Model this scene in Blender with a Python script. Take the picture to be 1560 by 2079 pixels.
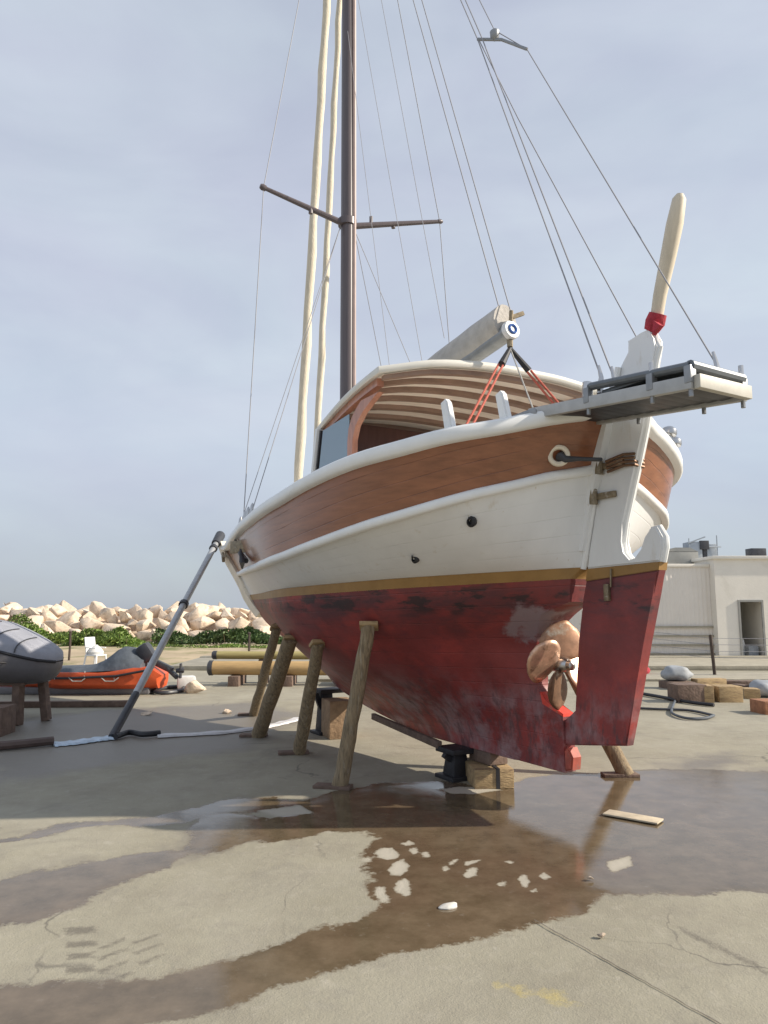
import bpy, bmesh, math, random
import numpy as np
from mathutils import Vector, Matrix, noise as mnoise

for o in list(bpy.data.objects): bpy.data.objects.remove(o)
scene = bpy.context.scene
col = scene.collection
R = math.radians
rng = random.Random(7)

# ------------------------------------------------------------------ camera
cd = bpy.data.cameras.new('camera'); cam = bpy.data.objects.new('camera', cd); col.objects.link(cam)
cd.sensor_fit = 'VERTICAL'; cd.sensor_height = 24.0; cd.lens = 24.0*1480/2079
cd.clip_start = 0.05; cd.clip_end = 20000
cam.location = (0, 0, 1.6); cam.rotation_euler = (R(90)+math.atan(195.5/1480), 0, 0)
scene.camera = cam

# ------------------------------------------------------------------ sky, sun, exposure
SUN_AZ, SUN_EL = R(-6), R(30)          # azimuth measured from +X towards +Y
w = bpy.data.worlds.new('World'); scene.world = w; w.use_nodes = True
nt = w.node_tree; nt.nodes.clear()
wo = nt.nodes.new('ShaderNodeOutputWorld'); bg = nt.nodes.new('ShaderNodeBackground')
sky = nt.nodes.new('ShaderNodeTexSky'); sky.sky_type = 'NISHITA'; sky.sun_disc = False
sky.sun_elevation = SUN_EL; sky.sun_rotation = R(90)-SUN_AZ
sky.air_density = 1.0; sky.dust_density = 1.0; sky.ozone_density = 2.0
tc = nt.nodes.new('ShaderNodeTexCoord'); mp = nt.nodes.new('ShaderNodeMapping')
mp.inputs['Scale'].default_value = (1.0, 1.0, 2.6)
nz = nt.nodes.new('ShaderNodeTexNoise'); nz.inputs['Scale'].default_value = 2.3; nz.inputs['Detail'].default_value = 6; nz.inputs['Roughness'].default_value = 0.5
nz.inputs['Distortion'].default_value = 0.6
rp = nt.nodes.new('ShaderNodeValToRGB'); rp.color_ramp.elements[0].position = 0.30; rp.color_ramp.elements[1].position = 0.72
rp.color_ramp.elements[0].color = (0.74,)*3+(1,); rp.color_ramp.elements[1].color = (0.97,)*3+(1,)
cl = nt.nodes.new('ShaderNodeValToRGB')      # cloud colour: grey violet to pale
cl.color_ramp.elements[0].position = 0.3; cl.color_ramp.elements[1].position = 0.7
cl.color_ramp.elements[0].color = (5.0, 5.35, 6.4, 1); cl.color_ramp.elements[1].color = (5.7, 6.35, 7.05, 1)
nz2 = nt.nodes.new('ShaderNodeTexNoise'); nz2.inputs['Scale'].default_value = 3.1; nz2.inputs['Detail'].default_value = 5; nz2.inputs['Distortion'].default_value = 0.4
mx = nt.nodes.new('ShaderNodeMix'); mx.data_type = 'RGBA'
L = nt.links.new
L(tc.outputs['Generated'], mp.inputs['Vector']); L(mp.outputs[0], nz.inputs['Vector']); L(mp.outputs[0], nz2.inputs['Vector'])
L(nz.outputs['Fac'], rp.inputs[0]); L(nz2.outputs['Fac'], cl.inputs[0])
sx = nt.nodes.new('ShaderNodeSeparateXYZ'); L(tc.outputs['Generated'], sx.inputs[0])
zr = nt.nodes.new('ShaderNodeMapRange'); zr.interpolation_type = 'SMOOTHSTEP'; zr.inputs[1].default_value = .52; zr.inputs[2].default_value = .80; zr.inputs[3].default_value = 1.0; zr.inputs[4].default_value = .8
L(sx.outputs[2], zr.inputs[0]); fm = nt.nodes.new('ShaderNodeMath'); fm.operation = 'MULTIPLY'; L(rp.outputs[0], fm.inputs[0]); L(zr.outputs[0], fm.inputs[1])
L(fm.outputs[0], mx.inputs['Factor']); L(sky.outputs[0], mx.inputs[6]); L(cl.outputs[0], mx.inputs[7])
hr = nt.nodes.new('ShaderNodeMapRange'); hr.interpolation_type = 'SMOOTHSTEP'; hr.inputs[1].default_value = -.02; hr.inputs[2].default_value = .24; hr.inputs[3].default_value = .76; hr.inputs[4].default_value = 1.0
L(sx.outputs[2], hr.inputs[0]); hm = nt.nodes.new('ShaderNodeMix'); hm.data_type = 'RGBA'; hm.blend_type = 'MULTIPLY'; hm.inputs['Factor'].default_value = 1
L(mx.outputs[2], hm.inputs[6]); L(hr.outputs[0], hm.inputs[7]); L(hm.outputs[2], bg.inputs['Color']); bg.inputs['Strength'].default_value = 0.10
L(bg.outputs[0], wo.inputs[0])
sd = bpy.data.lights.new('sun', 'SUN'); sd.energy = 5.0; sd.angle = R(0.9); sd.color = (1.0, 0.90, 0.76)
sun = bpy.data.objects.new('sun', sd); col.objects.link(sun)
sdir = Vector((math.cos(SUN_EL)*math.cos(SUN_AZ), math.cos(SUN_EL)*math.sin(SUN_AZ), math.sin(SUN_EL)))
sun.rotation_euler = sdir.to_track_quat('Z', 'Y').to_euler(); sun.location = (30, 0, 30)
scene.view_settings.view_transform = 'Standard'; scene.view_settings.look = 'None'
scene.view_settings.exposure = 0.28; scene.view_settings.gamma = 1.0
try: scene.cycles.use_denoising = True; scene.cycles.max_bounces = 8
except Exception: pass

# ------------------------------------------------------------------ materials
def mat(name, color, rough=0.6, metal=0.0, var=0.0, vscale=4.0, bump=0.0, bscale=30.0, spots=None, stretch=None, spec=None, coat=0.0):
    """Principled with optional broad colour variation, bump, and a list of stain layers (colour, scale, lo, hi)."""
    m = bpy.data.materials.new(name); m.use_nodes = True; t = m.node_tree; b = t.nodes['Principled BSDF']
    b.inputs['Roughness'].default_value = rough; b.inputs['Metallic'].default_value = metal
    if spec is not None: b.inputs['Specular IOR Level'].default_value = spec
    if coat: b.inputs['Coat Weight'].default_value = coat; b.inputs['Coat Roughness'].default_value = 0.12
    c = t.nodes.new('ShaderNodeTexCoord'); mpn = t.nodes.new('ShaderNodeMapping')
    t.links.new(c.outputs['Object'], mpn.inputs[0])
    if stretch: mpn.inputs['Scale'].default_value = stretch
    rgb = t.nodes.new('ShaderNodeRGB'); rgb.outputs[0].default_value = (*color, 1); cur = rgb.outputs[0]
    if var:
        n = t.nodes.new('ShaderNodeTexNoise'); n.inputs['Scale'].default_value = vscale; n.inputs['Detail'].default_value = 7; n.inputs['Roughness'].default_value = .6
        t.links.new(mpn.outputs[0], n.inputs['Vector'])
        mr = t.nodes.new('ShaderNodeMapRange'); mr.inputs[1].default_value = .3; mr.inputs[2].default_value = .7
        mr.inputs[3].default_value = 1-var; mr.inputs[4].default_value = 1+var; t.links.new(n.outputs['Fac'], mr.inputs[0])
        mul = t.nodes.new('ShaderNodeMix'); mul.data_type = 'RGBA'; mul.blend_type = 'MULTIPLY'; mul.inputs['Factor'].default_value = 1
        t.links.new(cur, mul.inputs[6]); t.links.new(mr.outputs[0], mul.inputs[7]); cur = mul.outputs[2]
    for i, (sc_, ss, lo, hi) in enumerate(spots or []):
        n = t.nodes.new('ShaderNodeTexNoise'); n.noise_dimensions = '4D'; n.inputs['W'].default_value = 3.7*i+1
        n.inputs['Scale'].default_value = ss; n.inputs['Detail'].default_value = 8; n.inputs['Roughness'].default_value = .62
        t.links.new(mpn.outputs[0], n.inputs['Vector'])
        mr = t.nodes.new('ShaderNodeMapRange'); mr.inputs[1].default_value = lo; mr.inputs[2].default_value = hi; t.links.new(n.outputs['Fac'], mr.inputs[0])
        k = t.nodes.new('ShaderNodeMix'); k.data_type = 'RGBA'; k.inputs[7].default_value = (*sc_, 1)
        t.links.new(mr.outputs[0], k.inputs['Factor']); t.links.new(cur, k.inputs[6]); cur = k.outputs[2]
    t.links.new(cur, b.inputs['Base Color'])
    if bump:
        n = t.nodes.new('ShaderNodeTexNoise'); n.inputs['Scale'].default_value = bscale; n.inputs['Detail'].default_value = 6
        t.links.new(mpn.outputs[0], n.inputs['Vector'])
        bu = t.nodes.new('ShaderNodeBump'); bu.inputs['Strength'].default_value = bump; bu.inputs['Distance'].default_value = .02
        t.links.new(n.outputs['Fac'], bu.inputs['Height']); t.links.new(bu.outputs[0], b.inputs['Normal'])
    m['last'] = 0
    return m

M = {}
M['white'] = mat('white_paint', (.79, .80, .80), .36, var=.05, vscale=2, spots=[((.60, .55, .46), 5, .60, .80), ((.52, .42, .30), 14, .66, .74)], stretch=(1.6, 1.6, .45))
M['trim'] = mat('white_trim_paint', (.82, .83, .82), .33, var=.04, vscale=6, spots=[((.5, .46, .38), 9, .64, .8)])
M['cream'] = mat('cream_paint', (.82, .74, .60), .45, var=.1, vscale=8, spots=[((.35, .25, .15), 11, .6, .75)])
M['roofpaint'] = mat('roof_paint', (.72, .70, .63), .4, var=.06, vscale=4)
M['wood'] = mat('varnished_planking', (.275, .108, .052), .30, var=.22, vscale=5, stretch=(.35, 1, 3.5), spots=[((.16, .055, .025), 4, .55, .78), ((.34, .16, .08), 7, .6, .8)], coat=.35, bump=.05, bscale=14)
M['postwood'] = mat('varnished_post', (.44, .20, .13), .35, var=.2, vscale=7, stretch=(3, 3, .6), coat=.3)
M['ceil'] = mat('ceiling_boards', (.88, .80, .70), .55, var=.12, vscale=6, stretch=(4, .5, 1))
M['beam'] = mat('dark_roof_beam', (.30, .20, .15), .5, var=.2, vscale=9, stretch=(1, .4, 1))
M['bulkhead'] = mat('dark_bulkhead', (.10, .045, .035), .45, var=.25, vscale=4, stretch=(1, 3, .5))
M['glass'] = mat('window_glass', (.20, .29, .36), .08, spec=.9)
M['dark'] = mat('dark_metal', (.045, .047, .055), .45, var=.3, vscale=9)
M['black'] = mat('black_rubber', (.022, .022, .026), .55, var=.3, vscale=12)
M['steel'] = mat('stainless', (.50, .50, .50), .28, metal=1.0, var=.12, vscale=9)
M['alu'] = mat('grey_aluminium', (.30, .31, .32), .42, metal=.6, var=.12, vscale=12)
M['cream2'] = mat('worn_cream_beam', (.48, .46, .40), .5, var=.15, vscale=9)
M['railg'] = mat('dark_grey_rail', (.15, .165, .18), .42, metal=.4, var=.15, vscale=9)
M['alul'] = mat('light_aluminium', (.42, .43, .44), .45, metal=.4, var=.15, vscale=9)
M['alup'] = mat('pale_anodised_panel', (.44, .445, .44), .5, metal=.3, var=.1, vscale=10)
M['bronze'] = mat('bronze', (.72, .46, .32), .36, metal=.6, var=.25, vscale=14, spots=[((.22, .13, .08), 16, .55, .72)])
M['bronzed'] = mat('tarnished_bronze', (.20, .115, .07), .55, metal=.5, var=.3, vscale=14, spots=[((.45, .42, .33), 12, .6, .72)])
M['bronzeu'] = mat('dull_copper', (.42, .24, .15), .5, metal=.4, var=.3, vscale=14, spots=[((.6, .55, .45), 9, .56, .7)])
M['fitting'] = mat('old_brass_fitting', (.27, .22, .15), .5, metal=.7, var=.35, vscale=25, spots=[((.5, .46, .4), 20, .58, .7)])
M['mast'] = mat('painted_mast', (.115, .095, .10), .38, var=.12, vscale=5, stretch=(6, 6, .3))
M['mastl'] = mat('mast_track', (.40, .30, .27), .4, var=.1, vscale=5)
M['sail'] = mat('furled_sailcloth', (.70, .63, .50), .8, var=.12, vscale=8, bump=.4, bscale=24, stretch=(3, 3, .8))
M['boomcloth'] = mat('grey_sail_cover', (.50, .47, .43), .8, var=.14, vscale=9, bump=.4, bscale=18)
M['wire'] = mat('rigging_wire', (.30, .30, .32), .6)
M['rope'] = mat('grey_rope', (.42, .41, .38), .85, bump=.5, bscale=90)
M['ropered'] = mat('red_rope', (.52, .13, .09), .85, var=.3, vscale=60, bump=.5, bscale=120)
M['redcloth'] = mat('red_cloth', (.42, .04, .06), .85, var=.25, vscale=20, bump=.4, bscale=40)
M['blue'] = mat('blue_ring', (.03, .10, .33), .4)
M['plastic'] = mat('white_plastic', (.75, .75, .75), .4)
M['tiller'] = mat('weathered_tiller', (.66, .58, .45), .6, var=.12, vscale=6, stretch=(3, 3, .5))
M['prop_wood'] = mat('weathered_timber', (.27, .205, .125), .85, var=.3, vscale=9, stretch=(4, 4, .7), bump=.6, bscale=26, spots=[((.10, .075, .05), 12, .50, .70), ((.42, .37, .29), 7, .56, .74)])
M['block'] = mat('sawn_timber', (.40, .285, .15), .8, var=.25, vscale=8, stretch=(1, 4, 4), bump=.5, bscale=25, spots=[((.18, .115, .07), 5, .50, .70)])
M['blockd'] = mat('dark_old_timber', (.16, .11, .085), .85, var=.3, vscale=9, bump=.5, bscale=25)
M['blockm'] = mat('brown_timber', (.30, .20, .12), .85, var=.3, vscale=9, bump=.5, bscale=25)
M['reddish'] = mat('reddish_block', (.36, .17, .09), .85, var=.3, vscale=12, bump=.4)
M['spar'] = mat('yellow_spar', (.46, .31, .14), .6, var=.16, vscale=5, stretch=(.6, 4, 4), spots=[((.25, .2, .1), 9, .6, .75)])
M['sparol'] = mat('olive_spar', (.36, .31, .13), .65, var=.16, vscale=5, stretch=(.6, 4, 4))
M['ribcover'] = mat('grey_canvas', (.30, .31, .35), .75, var=.12, vscale=5, bump=.3, bscale=12)
M['ribtube'] = mat('grey_hypalon', (.155, .15, .16), .5, var=.14, vscale=5)
M['orange'] = mat('orange_hull', (.62, .10, .03), .45, var=.2, vscale=4, spots=[((.3, .07, .03), 7, .58, .75)])
M['tarp'] = mat('blue_grey_tarp', (.085, .10, .12), .7, var=.25, vscale=6, bump=.5, bscale=9)
M['rock'] = mat('limestone', (.70, .57, .44), .9, var=.22, vscale=1.6, bump=.9, bscale=5, spots=[((.30, .22, .16), 2.2, .52, .72), ((.70, .64, .56), 3.1, .58, .7)])
M['wallp'] = mat('pale_plaster', (.80, .76, .68), .85, var=.07, vscale=.8, bump=.15, bscale=20, spots=[((.6, .56, .48), 1.3, .58, .8)])
M['wallc'] = mat('grey_cladding', (.78, .73, .66), .7, var=.06, vscale=.8, spots=[((.62, .57, .5), .9, .56, .8)])
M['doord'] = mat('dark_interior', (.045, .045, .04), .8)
M['roofg'] = mat('grey_roof', (.30, .30, .28), .7, var=.15, vscale=2)
M['hvac'] = mat('galvanised_sheet', (.37, .41, .45), .5, metal=.3, var=.15, vscale=3)
M['hosew'] = mat('white_canvas_hose', (.62, .62, .63), .65, var=.15, vscale=9, bump=.3, bscale=30)
M['hoseb'] = mat('brown_hose', (.10, .07, .06), .7, var=.2, vscale=9)
M['sheetb'] = mat('pale_blue_sheet', (.46, .56, .66), .5, var=.2, vscale=7)
M['kerb'] = mat('kerb_concrete', (.36, .33, .26), .9, var=.15, vscale=2.5, bump=.4, bscale=18)
M['sand'] = mat('sandy_soil', (.44, .35, .23), .95, var=.18, vscale=.5, bump=.5, bscale=7, spots=[((.16, .17, .06), .8, .5, .66)])
M['sea'] = mat('sea_water', (.03, .07, .10), .15, bump=.4, bscale=2)
M['leaf'] = mat('shrub_leaf', (.20, .28, .07), .6, var=.45, vscale=1.1)
M['leafd'] = mat('dark_shrub_leaf', (.09, .14, .045), .65, var=.4, vscale=1.3)
M['stem'] = mat('shrub_stem', (.12, .09, .05), .9)
M['rust'] = mat('rusty_post', (.07, .05, .04), .8, var=.3, vscale=9)
M['stone'] = mat('pale_stone', (.60, .58, .53), .8, var=.2, vscale=25)
M['scrapw'] = mat('pale_board', (.52, .45, .33), .8, var=.2, vscale=9)
M['bag'] = mat('white_bag', (.66, .66, .64), .6, var=.12, vscale=9)
M['greybag'] = mat('grey_bag', (.32, .34, .36), .7, var=.2, vscale=7)

def bottom_paint(name):
    """worn red antifouling: darker scuffed band below the boot stripe, pale worn patches low on the keel (by height on the boat)"""
    m = mat(name, (.25, .044, .042), .5, var=.26, vscale=2.2, bump=.12, bscale=22,
            spots=[((.42, .06, .05), 1.6, .52, .68), ((.16, .035, .045), 3.4, .55, .72)])
    t = m.node_tree; b = t.nodes['Principled BSDF']; cur = b.inputs['Base Color'].links[0].from_socket
    c = t.nodes.new('ShaderNodeTexCoord'); sp = t.nodes.new('ShaderNodeSeparateXYZ'); t.links.new(c.outputs['Object'], sp.inputs[0])
    def layer(cur, colr, z0, z1, z2, z3, sc, lo, hi, stretch, amt):
        mpn = t.nodes.new('ShaderNodeMapping'); mpn.inputs['Scale'].default_value = stretch; t.links.new(c.outputs['Object'], mpn.inputs[0])
        n = t.nodes.new('ShaderNodeTexNoise'); n.inputs['Scale'].default_value = sc; n.inputs['Detail'].default_value = 9; n.inputs['Roughness'].default_value = .66
        t.links.new(mpn.outputs[0], n.inputs['Vector'])
        a = t.nodes.new('ShaderNodeMapRange'); a.interpolation_type = 'SMOOTHSTEP'; a.inputs[1].default_value = z0; a.inputs[2].default_value = z1; t.links.new(sp.outputs[2], a.inputs[0])
        d = t.nodes.new('ShaderNodeMapRange'); d.interpolation_type = 'SMOOTHSTEP'; d.inputs[1].default_value = z2; d.inputs[2].default_value = z3; d.inputs[3].default_value = 1; d.inputs[4].default_value = 0; t.links.new(sp.outputs[2], d.inputs[0])
        mr = t.nodes.new('ShaderNodeMapRange'); mr.inputs[1].default_value = lo; mr.inputs[2].default_value = hi; mr.inputs[4].default_value = amt; t.links.new(n.outputs['Fac'], mr.inputs[0])
        p = t.nodes.new('ShaderNodeMath'); p.operation = 'MULTIPLY'; t.links.new(a.outputs[0], p.inputs[0]); t.links.new(d.outputs[0], p.inputs[1])
        q = t.nodes.new('ShaderNodeMath'); q.operation = 'MULTIPLY'; t.links.new(p.outputs[0], q.inputs[0]); t.links.new(mr.outputs[0], q.inputs[1])
        k = t.nodes.new('ShaderNodeMix'); k.data_type = 'RGBA'; k.inputs[7].default_value = (*colr, 1)
        t.links.new(q.outputs[0], k.inputs['Factor']); t.links.new(cur, k.inputs[6]); return k.outputs[2]
    cur = layer(cur, (.095, .042, .050), 1.15, 1.62, 3, 4, 2.4, .36, .62, (.6, 1, 2.4), .85)
    cur = layer(cur, (.030, .028, .032), 1.48, 1.62, 1.74, 1.84, 5.0, .52, .60, (.6, 1, 2.2), .8)
    cur = layer(cur, (.33, .235, .245), -1, 0, .60, 1.15, 3.6, .43, .64, (1.0, 1, .8), .85)
    cur = layer(cur, (.10, .05, .055), -1, 0, .75, 1.1, 7.0, .5, .62, (2.2, 1, .8), .7)
    # scuffed pale grey area round the top of the propeller aperture
    n = t.nodes.new('ShaderNodeTexNoise'); n.inputs['Scale'].default_value = 5; n.inputs['Detail'].default_value = 9; n.inputs['Roughness'].default_value = .68; t.links.new(c.outputs['Object'], n.inputs['Vector'])
    vd = t.nodes.new('ShaderNodeVectorMath'); vd.operation = 'DISTANCE'; vd.inputs[1].default_value = (.12, .12, 1.52); t.links.new(c.outputs['Object'], vd.inputs[0])
    a = t.nodes.new('ShaderNodeMapRange'); a.inputs[1].default_value = .12; a.inputs[2].default_value = .46; a.inputs[3].default_value = .22; a.inputs[4].default_value = -.3; t.links.new(vd.outputs['Value'], a.inputs[0])
    p = t.nodes.new('ShaderNodeMath'); p.operation = 'ADD'; t.links.new(a.outputs[0], p.inputs[0]); t.links.new(n.outputs['Fac'], p.inputs[1])
    mr = t.nodes.new('ShaderNodeMapRange'); mr.inputs[1].default_value = .52; mr.inputs[2].default_value = .66; mr.inputs[4].default_value = .85; t.links.new(p.outputs[0], mr.inputs[0])
    k = t.nodes.new('ShaderNodeMix'); k.data_type = 'RGBA'; k.inputs[7].default_value = (.30, .235, .25, 1); t.links.new(mr.outputs[0], k.inputs['Factor']); t.links.new(cur, k.inputs[6]); cur = k.outputs[2]
    t.links.new(cur, b.inputs['Base Color'])
    return m
M['bottom'] = bottom_paint('worn_red_antifouling')
M['stripe'] = mat('ochre_boot_stripe', (.31, .175, .055), .5, var=.14, vscale=5, spots=[((.26, .13, .035), 7, .55, .75)])
M['redlead'] = mat('bright_red_primer', (.75, .075, .05), .5, var=.15, vscale=10, spots=[((.45, .2, .14), 12, .58, .7)])
M['shoe'] = mat('worn_red_shoe', (.44, .10, .07), .6, var=.25, vscale=14, spots=[((.24, .12, .1), 16, .5, .7)])
M['scraped'] = mat('scraped_grey_paint', (.30, .23, .24), .7, var=.25, vscale=14)

# ------------------------------------------------------------------ mesh helpers
class MB:
    def __init__(s): s.v = []; s.f = []
    def add(s, v, f):
        k = len(s.v); s.v += [tuple(map(float, a)) for a in v]; s.f += [tuple(k+i for i in q) for q in f]; return s
    def box(s, c, d, rot=None, bev=0.0, taper=1.0):
        bm = bmesh.new(); bmesh.ops.create_cube(bm, size=1)
        for q in bm.verts:
            t = taper if q.co.z > 0 else 1.0
            q.co = Vector((q.co.x*d[0]*t, q.co.y*d[1]*t, q.co.z*d[2]))
        if bev: bmesh.ops.bevel(bm, geom=list(bm.edges), offset=bev, segments=2, affect='EDGES', profile=.6)
        mt = Matrix.Translation(Vector(c))
        if rot is not None: mt = mt @ (rot if isinstance(rot, Matrix) else Matrix.Rotation(rot, 4, 'Z'))
        bm.transform(mt); bm.verts.index_update()
        s.add([q.co[:] for q in bm.verts], [[q.index for q in f.verts] for f in bm.faces]); bm.free(); return s
    def tube(s, pts, r, n=10, cap=True, sx=1.0):
        pts = [Vector(p) for p in pts]; rs = r if isinstance(r, (list, tuple)) else [r]*len(pts)
        V = []; F = []; prev = None
        for i, p in enumerate(pts):
            d = (pts[min(i+1, len(pts)-1)]-pts[max(i-1, 0)]).normalized()
            if prev is None:
                a = d.cross(Vector((0, 0, 1)))
                if a.length < 1e-3: a = d.cross(Vector((0, 1, 0)))
            else: a = prev-d*prev.dot(d)
            a.normalize(); prev = a; b = d.cross(a)
            for k in range(n):
                t = 2*math.pi*k/n; V.append(p+(a*math.cos(t)*sx+b*math.sin(t))*rs[i])
        for i in range(len(pts)-1):
            for k in range(n): F.append((i*n+k, i*n+(k+1) % n, (i+1)*n+(k+1) % n, (i+1)*n+k))
        if cap: F.append(tuple(range(n))[::-1]); F.append(tuple((len(pts)-1)*n+k for k in range(n)))
        return s.add(V, F)
    def bar(s, a, b, wd, h, up=(0, 0, 1), bev=0.0):
        a = Vector(a); b = Vector(b); x = (b-a); ln = x.length; x.normalize(); u = Vector(up)
        y = u.cross(x); y.normalize(); z = x.cross(y)
        m = Matrix((x, y, z)).transposed().to_4x4()
        return s.box((a+b)/2, (ln, wd, h), m, bev)
    def prism(s, poly, h0, h1, axis='Y', bev=0.0):
        bm = bmesh.new()
        def P(q, h): return (q[0], h, q[1]) if axis == 'Y' else ((q[0], q[1], h) if axis == 'Z' else (h, q[0], q[1]))
        a = [bm.verts.new(P(q, h0)) for q in poly]; b = [bm.verts.new(P(q, h1)) for q in poly]; n = len(poly)
        bm.faces.new(a); bm.faces.new(b[::-1])
        for i in range(n): bm.faces.new((a[i], b[i], b[(i+1) % n], a[(i+1) % n]))
        if bev:
            ed = [e for e in bm.edges if abs((e.verts[0].co-e.verts[1].co)[{'X': 0, 'Y': 1, 'Z': 2}[axis]]) < 1e-6]
            bmesh.ops.bevel(bm, geom=ed, offset=bev, segments=2, affect='EDGES')
        bmesh.ops.triangulate(bm, faces=[f for f in bm.faces if len(f.verts) > 4])
        bm.verts.index_update()
        s.add([q.co[:] for q in bm.verts], [[q.index for q in f.verts] for f in bm.faces]); bm.free(); return s
    def loft(s, rows, close=False):
        n = len(rows[0]); V = [p for r_ in rows for p in r_]; F = []
        for i in range(len(rows)-1):
            for k in range(n if close else n-1):
                F.append((i*n+k, i*n+(k+1) % n, (i+1)*n+(k+1) % n, (i+1)*n+k))
        return s.add(V, F)
    def capped(s, rows):
        k = len(s.v); s.loft(rows, True); n = len(rows[0])
        s.f.append(tuple(k+i for i in range(n))); s.f.append(tuple(k+(len(rows)-1)*n+i for i in range(n))[::-1]); return s
    def lathe(s, prof, c, axis=(0, 0, 1), n=20):
        ax = Vector(axis).normalized(); a = ax.cross(Vector((0, 0, 1)))
        if a.length < 1e-3: a = Vector((1, 0, 0))
        a.normalize(); b = ax.cross(a); c = Vector(c)
        rows = [[c+ax*h+(a*math.cos(2*math.pi*k/n)+b*math.sin(2*math.pi*k/n))*max(r_, 1e-4) for k in range(n)] for r_, h in prof]
        return s.capped(rows)
    def ring(s, c, rad, r, axis, n=24, m=8):
        ax = Vector(axis).normalized(); a = ax.cross(Vector((0, 0, 1))).normalized() if abs(ax.z) < .95 else Vector((1, 0, 0)); b = ax.cross(a); c = Vector(c)
        rows = []
        for i in range(n+1):
            t = 2*math.pi*i/n; d = a*math.cos(t)+b*math.sin(t)
            rows.append([c+d*(rad+r*math.cos(2*math.pi*k/m))+ax*r*math.sin(2*math.pi*k/m) for k in range(m)])
        return s.loft(rows, True)
    def build(s, name, m, parent=None, smooth=35, loc=None, rz=0, merge=True, kind=None):
        me = bpy.data.meshes.new(name); bm = bmesh.new()
        vs = [bm.verts.new(p) for p in s.v]
        for f in s.f:
            try: bm.faces.new([vs[i] for i in f])
            except ValueError: pass
        if merge: bmesh.ops.remove_doubles(bm, verts=bm.verts, dist=1e-5)
        bmesh.ops.recalc_face_normals(bm, faces=bm.faces)
        bm.to_mesh(me); bm.free()
        if smooth:
            me.polygons.foreach_set('use_smooth', [True]*len(me.polygons)); me.set_sharp_from_angle(angle=R(smooth))
        me.materials.append(M[m] if isinstance(m, str) else m)
        o = bpy.data.objects.new(name, me); col.objects.link(o)
        if parent is not None: o.parent = parent
        if loc is not None: o.location = loc
        if rz: o.rotation_euler.z = rz
        if kind: o['kind'] = kind
        return o
def tag(o, label, cat, group=None):
    o['label'] = label; o['category'] = cat
    if group: o['group'] = group
    return o
def empty(name, loc, rz=0, label=None, cat=None, group=None):
    o = bpy.data.objects.new(name, None); col.objects.link(o); o.location = loc; o.rotation_euler.z = rz; o.empty_display_size = .1
    if label: tag(o, label, cat, group)
    return o
def pchip(xs, ys, x):
    xs = np.array(xs, float); ys = np.array(ys, float); h = np.diff(xs); d = np.diff(ys)/h; m = np.zeros(len(xs))
    for i in range(1, len(xs)-1):
        if d[i-1]*d[i] > 0:
            w1 = 2*h[i]+h[i-1]; w2 = h[i]+2*h[i-1]; m[i] = (w1+w2)/(w1/d[i-1]+w2/d[i])
    m[0] = d[0]; m[-1] = d[-1]
    x = np.clip(np.asarray(x, float), xs[0], xs[-1]); i = np.clip(np.searchsorted(xs, x)-1, 0, len(xs)-2); t = (x-xs[i])/h[i]
    return ys[i]*(1+2*t)*(1-t)**2+h[i]*m[i]*t*(1-t)**2+ys[i+1]*t*t*(3-2*t)+h[i]*m[i+1]*t*t*(t-1)
def P1(xs, ys): return lambda x: float(pchip(xs, ys, x))

# ------------------------------------------------------------------ ground: one sheet, finer near the camera, wet areas as a stain mask
def polymask(X, Y, poly, soft):
    """1 inside the polygon, falling to 0 within soft metres outside/inside its edge"""
    px = np.array([p[0] for p in poly]); py = np.array([p[1] for p in poly]); n = len(px)
    ins = np.zeros(X.shape, bool); dist = np.full(X.shape, 1e9)
    for i in range(n):
        x0, y0, x1, y1 = px[i], py[i], px[(i+1) % n], py[(i+1) % n]
        c = ((y0 > Y) != (y1 > Y)) & (X < (x1-x0)*(Y-y0)/((y1-y0) if abs(y1-y0) > 1e-9 else 1e-9)+x0); ins ^= c
        dx, dy = x1-x0, y1-y0; t = np.clip(((X-x0)*dx+(Y-y0)*dy)/(dx*dx+dy*dy+1e-12), 0, 1)
        dist = np.minimum(dist, np.hypot(X-x0-t*dx, Y-y0-t*dy))
    sd_ = np.where(ins, dist, -dist)
    return np.clip(sd_/soft*.5+.5, 0, 1)
xs = np.unique(np.concatenate([np.linspace(-5.2, 5.2, 417), np.linspace(-14, 14, 113), np.linspace(-60, 60, 41), [-400, -150, 150, 400]]).round(4))
ys = np.unique(np.concatenate([np.linspace(2.0, 7.5, 250), np.linspace(7.5, 14, 131), np.linspace(-4, 2, 13), np.linspace(14, 30, 33), [-30, -12, 36, 43]]).round(4))
X, Y = np.meshgrid(xs, ys)
nx, ny = len(xs), len(ys)
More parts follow.
